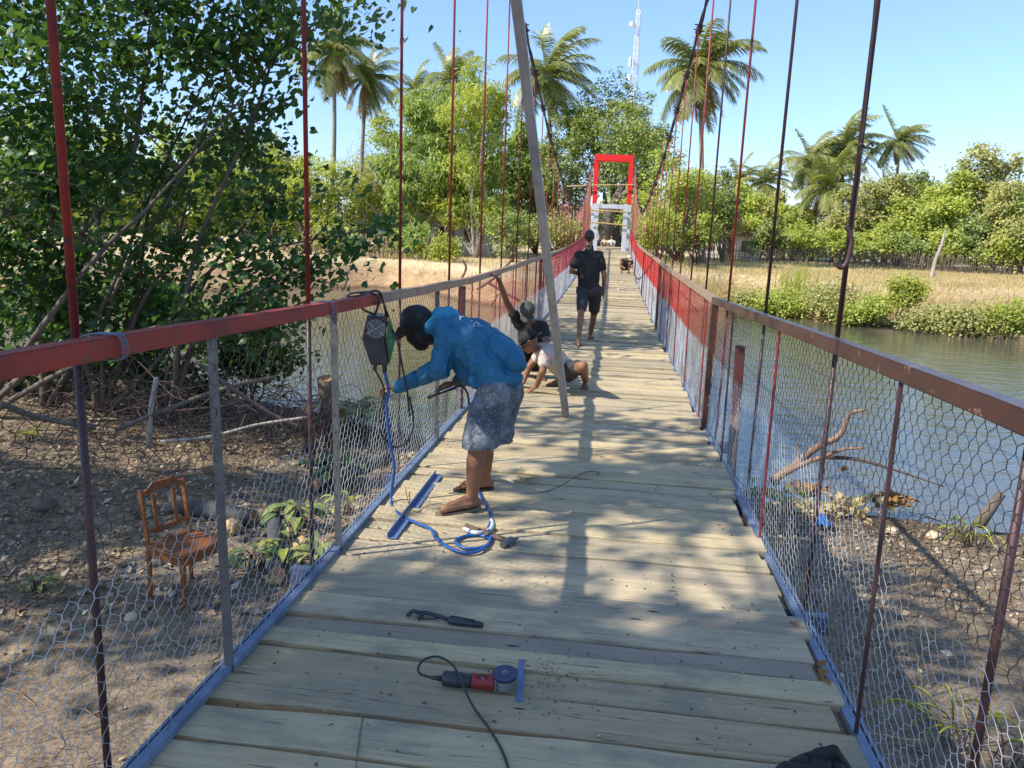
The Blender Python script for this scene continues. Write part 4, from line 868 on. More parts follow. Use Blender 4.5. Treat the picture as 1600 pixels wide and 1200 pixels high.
# ------------------------------------------------------------------ tools on the planks
def frame(a, b):
    X = (b - a).normalized(); Z = Vector((0, 0, 1)); Y = Z.cross(X).normalized(); Z = X.cross(Y); return X, Y, Z
a, b_ = PD(612, 842, .004), PD(686, 742, .004); X, Y, Z = frame(a, b_)
o = MB(); o.box((a + b_) / 2 + Z * .003, ((b_ - a).length, .052, .005), (X, Y, Z)); o.box((a + b_) / 2 + Y * .024 + Z * .018, ((b_ - a).length, .005, .03), (X, Y, Z))
tag(o.put('steel_angle', m_bluebar, at=a), 'blue steel angle lying on the planks beside the left edge', 'steel angle')
a, b_ = PD(727, 823, .02), PD(797, 846, .02); X, Y, Z = frame(a, b_)
h = thing('hammer', a, 'old hammer with dark wooden handle lying by the blue hose', 'hammer')
MB().tube([a, a.lerp(b_, .35), a.lerp(b_, .7), b_], [.022, .018, .015, .014], 8, flat=.8).put('handle', m_wood, h, smooth=True)
o = MB(); o.box(b_, (.036, .06, .034), (X, Y, Z)); o.lathe(b_ - Y * .02, [(.013, 0), (.017, -.03), (.019, -.034), (.019, -.048)], Y, 10); o.prism([b_ + Y * .02 + Z * .012 + X * .012, b_ + Y * .02 - Z * .012 + X * .012, b_ + Y * .075 - Z * .003 + X * .009], X * -.024)
o.put('head', m_grey, h, bevel=.002)
h['label'] = 'old hammer with dark wooden handle lying by the blue hose'
# electrode holder
a, b_ = PD(700, 968, .02), PD(755, 977, .018); X, Y, Z = frame(a, b_)
t_ = thing('electrode_holder', a, 'black electrode holder lying loose on the planks behind the grinder', 'tool')
MB().tube([a, a.lerp(b_, .08), a.lerp(b_, .5), b_], [.012, .021, .019, .012], 10, flat=.75).put('grip', m_blackpl, t_, smooth=True)
MB().box(a.lerp(b_, .6) + Z * .016, (.05, .006, .006), (X, Y, Z)).put('grip_slot', m_black, t_)
MB().tube(spline([a, PD(686, 963, .024), PD(668, 958, .026), PD(654, 957, .024), PD(645, 955, .028), PD(636, 962, .014)], 5), .009, 8).tube(spline([PD(672, 958, .024), PD(662, 958, .024), PD(658, 963, .02), PD(653, 966, .012)], 4), .009, 8).tube(spline([PD(690, 966, .012), PD(672, 967, .01), PD(655, 966, .014)], 4), .003, 5).put('jaw', m_blackpl, t_, smooth=True)
# angle grinder
a, b_ = PD(690, 1060, .03), PD(776, 1067, .03); X, Y, Z = frame(a, b_); Lg = (b_ - a).length
gr_ = thing('angle_grinder', a - Z * .03, 'dark blue and red angle grinder lying on the near planks', 'angle grinder')
MB().lathe(a, [(.004, 0), (.020, .002), (.027, .010), (.0285, Lg * .25), (.0265, Lg * .55)], X, 20).put('rear_handle', m_blackpl, gr_, smooth=True)
MB().lathe(a, [(.0265, Lg * .552), (.0285, Lg * .56), (.029, Lg * .62), (.027, Lg * .64), (.0285, Lg * .8), (.031, Lg * .94), (.026, Lg * .96)], X, 20).put('motor_housing', m_redpl, gr_, smooth=True)
o = MB(); 
for i in range(6): o.box(a + X * (Lg * .66 + i * .007) + Z * .0275 - Y * .008, (.003, .02, .003), (X, Y, Z))
o.put('vent', m_black, gr_)
o = MB(); o.lathe(a, [(.026, Lg * .961), (.033, Lg * .965), (.033, Lg), (.024, Lg * 1.02)], X, 4); o.lathe(b_ + X * .026 - Z * .006, [(.02, -.018), (.031, -.012), (.031, .016), (.018, .028)], (Z + Y * .1), 18)
o.put('gear_head', m_alu, gr_, bevel=.002)
dz = (Z - Y * .16 - X * .02).normalized(); dc = b_ + X * .028 + Z * .033 + Y * .012
MB().lathe(dc, [(.0005, -.0015), (.044, -.0015), (.044, .0015), (.0005, .0015)], dz, 40, cap=False).put('cutting_disc', m_disc, gr_)
MB().lathe(dc + dz * .0016, [(.001, 0), (.013, 0), (.013, .004), (.007, .0045), (.007, .010), (.0005, .010)], dz, 16, cap=False).put('clamp_nut', m_alu, gr_, smooth=False)
o = MB(); 
for q_ in ((Lg * .72, -.012), (Lg * .76, -.016)): o.lathe(a + X * q_[0] + Y * q_[1] + Z * .0235, [(.003, 0), (.003, .0035)], Z, 8)
o.put('label_dots', m_white, gr_)
o = MB()
for k_ in range(4): o.lathe(b_ + X * .0 + (Y * .022 * (1 if k_ % 2 else -1)) + Z * (.02 if k_ < 2 else -.01), [(.004, 0), (.004, .004)], X, 6)
o.put('housing_screws', m_grey, gr_)
MB().lathe(dc - dz * .008, [(.018, 0), (.049, 0), (.049, .004)], dz, 30, cap=False).put('guard', m_alu, gr_)
cb = [a + X * .004, a - X * .03 + Z * .0, PD(657, 1053, .03), PD(654, 1042, .05), PD(664, 1030, .055), PD(684, 1026, .05), PD(704, 1036, .055), PD(718, 1056, .066), PD(727, 1080, .04), PD(742, 1108, .012), PD(762, 1135, .008), PD(782, 1168, .008), PD(794, 1200, .008), PD(800, 1240, .008)]
MB().tube(spline(cb, 8), .0046, 7).put('cord', m_black, gr_, smooth=True)
MB().tube([a + X * .002, a - X * .018, a - X * .04], [.0115, .0085, .006], 8).put('cord_sleeve', m_black, gr_, smooth=True)
a, b_ = PD(815, 1031, .004), PD(811, 1096, .004); X, Y, Z = frame(a, b_)
tag(MB().box((a + b_) / 2, ((b_ - a).length, .022, .005), (X, Y, Z)).put('steel_strip', m_bluebar), 'short blue steel strip beside the cutting disc of the grinder', 'steel strip')
o = MB(); rg = np.random.default_rng(71)
for k_ in range(420):
    u_ = rg.uniform()
    x_, y_ = (rg.normal(850, 34), rg.normal(1062, 30)) if u_ < .3 else ((rg.normal(625, 26), rg.normal(842, 16)) if u_ < .5 else (rg.uniform(480, 1180), rg.uniform(760, 1190)))
    p = PD(x_, y_, .004)
    if abs(p.x) > 1.05: continue
    s_ = rg.uniform(.0012, .0042) * (1 if u_ < .5 else 1.3); a_ = rg.uniform(0, 3.1); o.box(p, (s_ * rg.uniform(1, 3.5), s_, s_ * .6), (Vector((math.cos(a_), math.sin(a_), 0)), Vector((-math.sin(a_), math.cos(a_), 0)), Vector((0, 0, 1))))
tag(o.put('metal_chips', m_wood, at=(0, 3, 0)), 'dark grinding chips and grit scattered over the near planks', 'debris', kind='stuff')
o = MB()
for k_ in range(46):
    p = PD(rg.uniform(430, 1200), rg.uniform(770, 1190), .004)
    if abs(p.x) > 1.05: continue
    a_ = rg.uniform(0, 3.1); s_ = rg.uniform(.003, .007); o.box(p, (s_ * 2, s_, s_ * .4), (Vector((math.cos(a_), math.sin(a_), 0)), Vector((-math.sin(a_), math.cos(a_), 0)), Vector((0, 0, 1))))
tag(o.put('wood_chips', m_block, at=(0, 3, 0)), 'pale wood chips lying on the near planks', 'debris', kind='stuff')
# black bag at the lower right
bag = thing('bag', PD(1275, 1215), 'black cloth bag with its strap, cut off by the lower right corner', 'bag')
BG = [PD(1262, 1235, .03), PD(1290, 1196, .03)]
# loose wire, straw, leaves and offcuts on the deck
tag(MB().tube(spline([PD(815, 771, .008), PD(845, 770, .01), PD(870, 762, .02), PD(900, 745, .03), PD(918, 737, .02), PD(936, 738, .015), PD(932, 742, .012)], 6), .003, 5).put('binding_wire', m_twig), 'thin dark binding wire curling over the sunlit planks', 'wire')
tag(MB().tube(spline([PD(633, 763, .03), PD(640, 790, .01), PD(652, 800, .02), PD(668, 790, .01), PD(690, 786, .012)], 6), .0025, 5).put('binding_wire', m_twig), 'short wire poking over the blue steel angle', 'wire')
tag(MB().tube(spline([PD(567, 1120, .006), PD(562, 1150, .008), PD(556, 1200, .006)], 4), .002, 5).put('welding_rod', m_grey), 'thin welding rod lying at the bottom edge of the picture', 'welding rod')
for x, y, s_, lab in ((957, 527, .11, 'pale wooden offcut just right of the walking feet'), (958, 540, .12, 'pale wooden offcut nearest the walking man'), (970, 452, .2, 'flat pale board end lying in the sun beyond the walking man'), (975, 440, .12, 'small offcut stood on edge beyond the flat board end'), (954, 399, .3, 'small heap-like offcut near the far end of the deck')):
    p = PD(x, y, .02); tag(MB().box(p, (s_, s_ * .7, .05), (Vector((.95, .3, 0)).normalized(), Vector((-.3, .95, 0)).normalized(), Vector((0, 0, 1)))).put('offcut', m_block, bevel=.004), lab, 'wood block', 'offcuts left on the deck')
L_fall = leafmat('fallen_leaf', [(0.30, 0.15, 0.04), (0.24, 0.10, 0.03), (0.30, 0.20, 0.08)], .1, .6)
for i, (x, y, lab, mm) in enumerate(((1240, 972, 'curled orange-brown leaf at the right edge of the planks', L_fall), (1287, 1046, 'orange leaf by the right edge of the planks, next to the blue mesh edge', L_fall), (1291, 1062, 'orange leaf closest to the camera at the right plank edge', L_fall), (938, 712, 'small yellow leaf in the middle of the planks', L_yellow), (1283, 1040, 'brown leaf tucked into the lower netting', L_fall))):
    rg = np.random.default_rng(i + 60); V, F_ = scatter(np.array([tuple(PD(x, y, .012))]), np.array([.042]), HEART[0], HEART[1], rg, 1.5)
    tag(link('fallen_leaf', np_mesh('leaf', V, F_), mm), lab, 'leaf', 'leaves fallen on the deck')
rg = np.random.default_rng(90); o = MB(); c = PD(818, 748, .015)
for i in range(40): d = Vector(rg.normal(size=3)); d.z *= .3; d.normalize(); o.tube([c + d * .01, c + d * rg.uniform(.03, .1) + Vector((.02, 0, .01))], .0015, 3)
tag(o.put('straw_tuft', L_straw), 'little tuft of straw on the sunlit planks by the far sandal', 'straw tuft')

# ------------------------------------------------------------------ iron hook and string on the right rod
hk = [PY(x, y, 3.36) for x, y in ((1321, 353), (1327, 362), (1331, 375), (1328, 392), (1324, 408), (1316, 418), (1309, 415), (1306, 408))]
tag(MB().tube(spline(hk, 5), .0095, 8).put('iron_hook', m_darkrod, smooth=True), 'dark iron hook hanging on the thick right suspender rod', 'hook')
o = MB(); o.tube(spline([PY(1372, -60, 3.3), PY(1360, 80, 3.32), PY(1350, 190, 3.34), PY(1345, 228, 3.35), PY(1344, 270, 3.36), PY(1336, 330, 3.37), PY(1331, 372, 3.38)], 5), .0028, 5)
o.tube(spline([PY(1340, 229, 3.34), PY(1346, 225, 3.33), PY(1353, 231, 3.34), PY(1360, 222, 3.35), PY(1364, 229, 3.35)], 5), .005, 5)
tag(o.put('string', m_black), 'thin dark string knotted round the thick right suspender rod', 'string')

# ------------------------------------------------------------------ chair on the bank
cc_ = PG(293, 932); fx = Vector((.93, -.37, 0)).normalized(); fy_ = Vector((.37, .93, 0)).normalized(); gz = TZ(cc_.x, cc_.y)
ch = thing('wooden_chair', (cc_.x, cc_.y, gz), 'orange-brown wooden chair standing on the bare ground behind the left netting', 'chair')
def CH(x, y, z): return Vector((cc_.x, cc_.y, gz)) + fx * x + fy_ * y + Vector((0, 0, z))
for s in (-1, 1):
    MB().tube(spline([CH(-.19, s * .19, -.03), CH(-.18, s * .19, .42), CH(-.24, s * .19, .88)], 4), [.019] * 9, 4).put('rear_leg', m_chair, ch, bevel=.002)
    MB().tube([CH(.2, s * .18, .42), CH(.2, s * .18, -.03)], [.025, .016], 4).put('front_leg', m_chair, ch, bevel=.002)
seat = [(-.2, -.2), (.12, -.215), (.21, -.17), (.235, 0), (.21, .17), (.12, .215), (-.2, .2)]
MB().prism([CH(x, y, .43) for x, y in seat], (0, 0, .03)).put('seat', m_chair, ch, bevel=.006)
MB().prism([CH(-.237, y, z) for y, z in ((-.2, .82), (-.1, .855), (0, .86), (.1, .855), (.2, .82), (.2, .86), (.13, .89), (.09, .925), (-.09, .925), (-.13, .89), (-.2, .86))], fx * .022).put('top_rail', m_chair, ch, bevel=.003)
MB().box(CH(-.192, 0, .55), (.02, .36, .035), (fx, fy_, Vector((0, 0, 1)))).put('lower_rail', m_chair, ch)
for y in (-.09, .0, .09):
    if y: MB().bar(CH(-.195, y, .56), CH(-.228, y, .83), .028, .012, tuple(fx)).put('back_slat', m_chair, ch)
o = MB(); 
for s in (-1, 1): o.box(CH(.0, s * .185, .395), (.38, .018, .06), (fx, fy_, Vector((0, 0, 1))))
o.box(CH(.2, 0, .395), (.018, .34, .06), (fx, fy_, Vector((0, 0, 1)))); o.put('seat_frame', m_chair, ch)

# ------------------------------------------------------------------ litter, twigs and brush on the near bank
rg = np.random.default_rng(55)
L_lit = leafmat('dead_leaves', [(0.20, 0.135, 0.085), (0.34, 0.25, 0.16), (0.12, 0.075, 0.05), (0.46, 0.36, 0.25), (0.18, 0.10, 0.06), (0.54, 0.47, 0.38), (0.26, 0.18, 0.12)], 0.1, 0.8, big=.6)
n = 85000; x = np.where(rg.uniform(size=n) < .78, rg.uniform(-12.5, -1.2, n), rg.uniform(1.2, 7, n)); y = rg.uniform(1.2, 14.5, n); dens = .4 + .55 * wob(x, y, .9, 1) + .35 * wob(x, y, 4.2, 3)
z = terrain(x, y); k = (z > WATER_Z + .1) & (rg.uniform(size=n) < dens + np.where(y > 5.0, .35, -.3) - np.where(x > 0, .25, 0)); x, y, z = x[k], y[k], z[k]
V, F_ = scatter(np.stack([x, y, z + .012], -1), rg.uniform(.02, .06, len(x)) * rg.choice([1, 1, 1.9], len(x)), [(0, 0, .0), (.3, .26, .12), (1, 0, .05), (.35, -.28, .10)], [(0, 3, 2, 1)], rg, 1.3)
tag(link('leaf_litter', np_mesh('litter', V, F_), L_lit, at=(-5, 6, -1.3)), 'dead leaves scattered over the near river bank', 'leaf litter', kind='stuff')
o = MB(); rg = np.random.default_rng(56)
for i in range(1500):
    x = rg.uniform(-12, -1.3) if rg.uniform() < .7 else rg.uniform(1.3, 6.5); y = rg.uniform(1.5, 13); z = TZ(x, y)
    if z < WATER_Z + .08: continue
    L = rg.uniform(.06, .5); a_ = rg.uniform(0, 6.28); d = Vector((math.cos(a_), math.sin(a_), rg.uniform(-.05, .15))) * L
    o.tube([(x, y, z + .01), Vector((x, y, z + .015)) + d * .5 + Vector((rg.normal() * .02, rg.normal() * .02, .01)), Vector((x, y, z + .01)) + d], [.004, .0035, .002], 3)
tag(o.put('fallen_twigs', m_drift, at=(-5, 6, -1.3)), 'dry twigs and straws strewn over the near bank', 'twigs', kind='stuff')
o = MB(); rg = np.random.default_rng(57)
for i in range(620):
    p = PG(rg.uniform(90, 560), rg.uniform(595, 716)) if i < 470 else PG(rg.uniform(-60, 330), rg.uniform(565, 640))
    p.z = TZ(p.x, p.y) + rg.uniform(-.03, .75) * (1 if i % 3 else .3); L = rg.uniform(.5, 1.9); a_ = rg.uniform(0, 6.28); d = Vector((math.cos(a_), math.sin(a_) * .7, rg.uniform(-.25, .45))).normalized() * L
    r = rg.uniform(.003, .011); m1 = p + d * .33 + Vector(rg.normal(size=3)) * .1; m2 = p + d * .7 + Vector(rg.normal(size=3)) * .14
    o.tube(spline([p, m1, m2, p + d + Vector(rg.normal(size=3)) * .1], 3), [r, r, r * .9, r * .85, r * .8, r * .7, r * .6, r * .5, r * .4, r * .25][:10], 4)
tag(o.put('brushwood', m_twig, at=(-6, 11, -1.8)), 'tangled dead brushwood heaped along the near left bank', 'brushwood', kind='stuff')
for i, (pts, r, lab) in enumerate((([(180, 672), (260, 640), (360, 604), (430, 590)], .03, 'long crooked pole lying across the brushwood'), ([(232, 700), (236, 640), (245, 590)], .03, 'upright dead stick rising from the brushwood'),
        ([(300, 560), (370, 612), (430, 650), (470, 668)], .022, 'dead branch slanting down through the brushwood'), ([(250, 690), (330, 682), (400, 664), (480, 652)], .018, 'thin pale branch lying low in front of the brushwood'),
        ([(0, 630), (60, 652), (150, 668)], .035, 'dark fallen limb at the left end of the brushwood'))):
    P = []
    for j, (x, y) in enumerate(pts): P.append(PX(x, y, (9.6, 9.6, 8.8, 8.6, 9.5)[i]))
    tag(MB().tube(spline(P, 5), r, 6).put('dead_branch', m_barkpale if i in (1, 3) else m_bark, smooth=True), lab, 'branch', 'dead branches on the near left bank')
# cut log, char, husks, plants near the netting
def log(x, y, z, r, L, ang, lab, mat, elev=0, name='log'):
    p = PG(x, y, .08); D_ = math.hypot(p.x - CAMX, p.y)
    d = Vector((math.cos(ang), math.sin(ang), 0))
    if elev: foot = p; p = PX(x - 8, elev, D_ - .3); d = (foot - p); L = d.length; d.normalize()
    root = thing(name, p, lab, 'log', 'cut logs beside the bridge')
    rg = np.random.default_rng(int(x)); P = [p + d * (L * i / 6) + Vector(rg.normal(size=3)) * r * .08 for i in range(7)]
    MB().tube(P, [r * rg.uniform(.93, 1.07) for _ in P], 14).put('bark', mat, root, smooth=True)
    MB().lathe(P[0] - d * .004, [(r * .9, 0), (r * .9, -.004), (.001, -.005)], d, 14).put('cut_face', m_cutwood, root)
log(518, 690, 0, .125, 1.0, 1.9, 'thick log with its pale cut end facing the bridge, behind the grey upright', m_bark, 592)
log(484, 700, 0, .11, .9, 2.6, 'second cut log lying lower beside the thick one', m_bark, 640)
log(606, 690, 0, .07, .7, 2.2, 'thin log sticking up beside the welder\'s hand', m_bark, 612)
log(430, 900, -1.05, .075, 1.3, 2.0, 'charred log lying in the shade right of the chair', m_char)
log(395, 812, -1.1, .09, 1.0, 2.9, 'charred log behind the chair', m_char)
log(492, 760, -1.25, .08, 1.4, 1.2, 'dark burnt log behind the coconut husks', m_char)
for i, (x, y, r, lab) in enumerate(((362, 812, .09, 'round golden coconut husk right of the chair back'), (448, 822, .06, 'shredded husk left of the pair behind the netting'), (472, 840, .075, 'brown husk right of the shredded one'), (508, 878, .065, 'pale pink-white husk touching the deck edge'), (430, 892, .07, 'tan husk lying lowest, near the deck edge'))):
    p = PG(x, y + 12, r * .7); rg = np.random.default_rng(i + 5); root = thing('coconut_husk', p, lab, 'coconut husk', 'coconut husks on the ground')
    bm = bmesh.new(); bmesh.ops.create_icosphere(bm, subdivisions=4, radius=r)
    for v in bm.verts:
        q = v.co.normalized(); v.co *= 1 + .22 * noise.noise(q * 2.3 + Vector((i, 0, 0))) + .12 * noise.noise(q * 9); v.co.z *= .88; v.co += p
    me = bpy.data.meshes.new('husk'); bm.to_mesh(me); bm.free(); link('shell', me, m_husk if i != 3 else m_block, root, smooth=True)
    o = MB()
    for k in range(130):
        d = Vector(rg.normal(size=3)).normalized(); o.tube([p + d * r * .85, p + d * r * rg.uniform(1.05, 1.35) + Vector((0, 0, -.01))], .0013, 3)
    o.put('fibres', L_straw, root)
def plant(x, y, z, n, L, lab, mat, seed, cat='plant', w=.4, name='leafy_plant', grp=None):
    rg = np.random.default_rng(seed); p = PG(x, y + 25); g0 = p.z; z = g0 + L * .8; root = thing(name, (p.x, p.y, g0), lab, cat, grp); st = MB(); lf = MB()
    for i in range(n):
        a_ = rg.uniform(0, 6.28); el = rg.uniform(.35, 1.3); b0 = Vector((p.x, p.y, g0)) + Vector((rg.normal(), rg.normal(), 0)) * L * .2; hgt = max(.05, z - g0)
        t0 = b0 + Vector((math.cos(a_) * .3, math.sin(a_) * .3, 0)) * L + Vector((0, 0, hgt * rg.uniform(.5, 1.1))); st.tube([b0, b0.lerp(t0, .5) + Vector((0, 0, .04)), t0], .005, 4)
        d = Vector((math.cos(a_), math.sin(a_), .3)); sd = d.cross(Vector((0, 0, 1))).normalized(); l = L * rg.uniform(.6, 1.1); rows = []
        for k in range(7):
            u = k / 6; c = t0 + Vector((d.x, d.y, 0)) * l * u + Vector((0, 0, .28 * l * math.sin(u * 2.2) - .35 * l * u * u)); ww = w * l * .5 * math.sin(math.pi * min(.98, u * .93 + .07)) ** .7; rows.append((c - sd * ww + Vector((0, 0, .05 * l)), c, c + sd * ww + Vector((0, 0, .05 * l))))
        vs = [q for r_ in rows for q in r_]; lf.add(vs, [(k * 3 + j, k * 3 + j + 1, k * 3 + j + 4, k * 3 + j + 3) for k in range(6) for j in (0, 1)])
    st.put('stems', m_twig, root); lf.put('leaves', mat, root, smooth=True); return root
plant(560, 650, -.8, 40, .5, 'dark broad-leaved plant growing behind the netting under the welding machine', L_dark, 3)
plant(545, 615, -.7, 26, .42, 'broad-leaved plant behind the cut log', L_near, 4)
plant(447, 850, -1.0, 7, .22, 'small bright plant with a yellow-white top behind the netting', L_yellow, 5)
plant(470, 800, -1, 34, .26, 'dark weeds behind the grey upright nearest the welder', L_dark, 21, name='weed')
plant(520, 735, -1, 36, .34, 'dark bushy weeds between the cut logs and the deck edge', L_near, 22, name='weed')
plant(400, 860, -1, 22, .2, 'low dark weeds just right of the chair seat', L_dark, 23, name='weed')
plant(500, 860, -1, 24, .22, 'dark weeds by the pale husk at the deck edge', L_dark, 24, name='weed')
plant(545, 775, -1.1, 6, .2, 'single pale leafy sprig in the shade beside the deck edge', L_bright, 6)
plant(50, 665, -1.45, 9, .16, 'small green seedling at the left edge of the bank', L_bright, 7)
plant(1495, 1150, -1.1, 13, .3, 'spiky yellow-green grass tuft under the right netting', L_yellow, 8, w=.06, name='grass_tuft')
plant(1575, 1175, -1.1, 7, .25, 'smaller yellow-green tuft in the right bottom corner', L_yellow, 9, w=.06, name='grass_tuft')
plant(1512, 828, -2.0, 24, .3, 'green grass tuft at the water edge on the right', L_bright, 10, w=.06, name='grass_tuft')
plant(60, 900, -1.1, 14, .12, 'low dark green weed patch left of the chair', L_dark, 11, name='weed')
# stones
m_stone = M('brown_stone', (0.16, 0.11, 0.08), (0.10, 0.07, 0.05), 6, 0.85, bmp=.5)
for i, (x, y, r, lab, mm) in enumerate(((72, 790, .11, 'round brown stone left of the chair', m_stone), (205, 965, .05, 'small pale stone below the dark upright', m_block), (1312, 800, .13, 'pale rounded stone at the right water edge', m_block), (1460, 838, .09, 'whitish flat stone on the right bank', m_block), (1395, 830, .08, 'small whitish stone by the driftwood debris', m_block))):
    p = PG(x, y, r * .3)
    bm = bmesh.new(); bmesh.ops.create_icosphere(bm, subdivisions=3, radius=r)
    for v in bm.verts: q = v.co.normalized(); v.co *= 1 + .3 * noise.noise(q * 1.6 + Vector((i * 3, 0, 0))); v.co.z *= .6; v.co += p
    me = bpy.data.meshes.new('stone'); bm.to_mesh(me); bm.free(); tag(link('stone', me, mm, smooth=True), lab, 'stone', 'stones on the near bank')

# ------------------------------------------------------------------ right bank: driftwood, debris, stub post
def DR_(pts, D0, r0, mat, lab, name='driftwood', D1=None):
    P = [PX(x, y, D0 + ((D1 or D0) - D0) * i / max(1, len(pts) - 1)) for i, (x, y) in enumerate(pts)]; S = spline(P, 5)
    return MB().tube(S, [r0 * (1 - .75 * i / (len(S) - 1)) for i in range(len(S))], 7), P
root = thing('driftwood', PZ(1222, 745, -2.05), 'sunlit driftwood branch reaching out over the water on the right', 'driftwood')
DR_([(1205, 752), (1240, 728), (1275, 700), (1310, 682), (1322, 660), (1330, 645), (1356, 640)], 10.6, .06, m_drift, '')[0].put('limb', m_drift, root, smooth=True)
DR_([(1228, 738), (1262, 722), (1290, 712), (1318, 702), (1352, 700)], 10.5, .045, m_drift, '')[0].put('limb', m_drift, root, smooth=True)
DR_([(1290, 714), (1340, 718), (1400, 735), (1475, 760)], 10.6, .03, m_drift, '')[0].put('limb', m_twig, root, smooth=True)
DR_([(1250, 728), (1248, 700), (1246, 690)], 10.5, .02, m_drift, '')[0].put('limb', m_drift, root, smooth=True)
o = MB(); rg = np.random.default_rng(12)
for i in range(150):
    p = PG(rg.uniform(1160, 1560), rg.uniform(762, 835), rg.uniform(0, .12)); L = rg.uniform(.15, .7); a_ = rg.uniform(0, 6.28); d = Vector((math.cos(a_), math.sin(a_), rg.uniform(-.1, .7))) * L
    o.tube([p, p + d * .5 + Vector((0, 0, .03)), p + d], [.006, .005, .002], 4)
tag(o.put('shore_twigs', m_twig, at=(4, 10.5, -2)), 'dark twigs washed up along the right water edge', 'twigs', kind='stuff')
for i, (x, y, s_, lab, mm) in enumerate(((1255, 792, .35, 'clump of yellowish dead leaves caught on the stick by the blue plastic', L_straw), (1268, 765, .25, 'small leaf clump above the blue plastic', L_fall), (1330, 790, .4, 'pale leafy debris beside the thin red rod', L_straw), (1392, 782, .22, 'orange-brown leaves on the thin red rod side', L_fall), (1315, 732, .12, 'single curled orange leaf over the water', L_fall), (1210, 775, .5, 'mass of dark leaves at the near shore right of the stub post', L_dark), (1150, 790, .5, 'dark leafy debris beneath the right netting', L_near))):
    rg = np.random.default_rng(400 + i); p = PZ(x, y, -1.85); n = 120 if s_ > .15 else 14
    V, F_ = scatter(np.array(tuple(p)) + rg.normal(size=(n, 3)) * np.array([s_, s_ * .6, s_ * .35]) * .5, rg.uniform(.04, .11, n), HEART[0], HEART[1], rg, .2)
    tag(link('leaf_debris', np_mesh('debris', V, F_), mm), lab, 'debris', 'leaf debris on the right shore')
b0 = PZ(1141, 752, -1.98); D0 = math.hypot(b0.x - CAMX, b0.y); tp = PX(1157, 540, D0)
root = thing('stub_post', b0, 'old wooden stub post with its upper half painted dark red, outside the right netting', 'post')
md = b0.lerp(tp, .5); MB().bar(b0 - Vector((0, 0, .15)), md, .125, .1, (0, 1, 0)).put('bare_half', m_drift, root, bevel=.008); MB().bar(md + (tp - b0).normalized() * .002, tp, .128, .103, (0, 1, 0)).put('painted_half', M('old_oxide_paint', (0.16, 0.035, 0.025), (0.09, 0.03, 0.022), 4, .6, bmp=.4), root, bevel=.008)
b0 = PZ(1528, 822, -1.9); tag(MB().tube([b0, b0 + Vector((.12, .05, .2)), b0 + Vector((.26, .1, .42))], [.08, .075, .06], 8).put('stump', m_bark, smooth=True), 'short dark leaning stump at the right water edge', 'stump')
p = PZ(1284, 822, -1.9); p.z = TZ(p.x, p.y) + .05; bm = bmesh.new(); bmesh.ops.create_grid(bm, x_segments=14, y_segments=10, size=.14)
for v in bm.verts: v.co = Vector((v.co.x * .7, v.co.y, .12 * noise.noise(v.co * 9) + .05)) + p
me = bpy.data.meshes.new('pl'); bm.to_mesh(me); bm.free(); o = link('plastic_scrap', me, m_bluepl, smooth=True); tag(o, 'crumpled scrap of bright blue plastic on the right bank', 'plastic scrap'); o.modifiers.new('thick', 'SOLIDIFY').thickness = .003
# far left bank: branches and stones at the water edge
for i, (pts, D, lab) in enumerate((([(452, 428), (480, 437), (508, 440), (524, 446)], 42, 'long pale branch lying on the eroded far left bank'), ([(543, 425), (541, 440), (536, 452)], 42.5, 'dark snag standing at the far left water edge'), ([(716, 443), (728, 420), (722, 405)], 37, 'bleached branch beside the left handrail of the bridge'), ([(745, 452), (775, 432), (800, 405)], 36, 'pale fallen branch below the raised hand'), ([(760, 440), (785, 455), (812, 470)], 36, 'second fallen branch on the bank behind the crouching men'))):
    tag(MB().tube(spline([PX(x, y, D) for x, y in pts], 5), .07, 6).put('bank_branch', m_drift if i != 1 else m_bark, smooth=True), lab, 'branch', 'dead branches on the far left bank')

# ------------------------------------------------------------------ telecom mast
m_mast = M('mast_white', (0.78, 0.76, 0.78), (0.66, 0.63, 0.66), .3, 0.5)
c = PX(993, 130, 150); zb = -.6; ztop = PX(998, 15, 150).z; mroot = thing('telecom_mast', (c.x, c.y, zb), 'tall white lattice telecom mast far behind the trees', 'telecom mast')
fr = MB(); br_ = MB(); prev = None; L = 30; ctop = PX(997.5, 15, 150)
for i in range(L + 1):
    u = i / L; w = 1.35 * (1 - u) + .42 * u; cx_ = c.x + (ctop.x - c.x) * u * .9; cy_ = c.y; z = zb + (ztop - zb) * u
    ring = [Vector((cx_ + w * math.cos(k * math.pi / 2 + .5), cy_ + w * math.sin(k * math.pi / 2 + .5), z)) for k in range(4)]
    if prev:
        for k in range(4):
            fr.tube([prev[k], ring[k]], .07, 4); br_.tube([prev[k], ring[(k + 1) % 4]], .03, 4); br_.tube([prev[(k + 1) % 4], ring[k]], .03, 4); br_.tube([ring[k], ring[(k + 1) % 4]], .03, 4)
    prev = ring
fr.put('legs', m_mast, mroot); br_.put('lattice', m_mast, mroot)
for i, (x, y, r, h) in enumerate(((988, 38, .5, .9), (985, 97, .3, 1.7), (989, 100, .2, 1.9), (984, 121, .4, 1.1))):
    p = PX(x, y, 149); a_ = MB(); a_.lathe(p, [(r * .3, -h / 2), (r, -h / 2 + .1), (r, h / 2 - .1), (r * .3, h / 2)], n=12); a_.tube([p, p + Vector((1.3, 1.3, 0))], .07, 5); a_.put('antenna', m_white, mroot, smooth=False)
MB().tube([(ctop.x, c.y, ztop), (ctop.x, c.y, ztop + 2)], .05, 5).put('lightning_rod', m_mast, mroot)

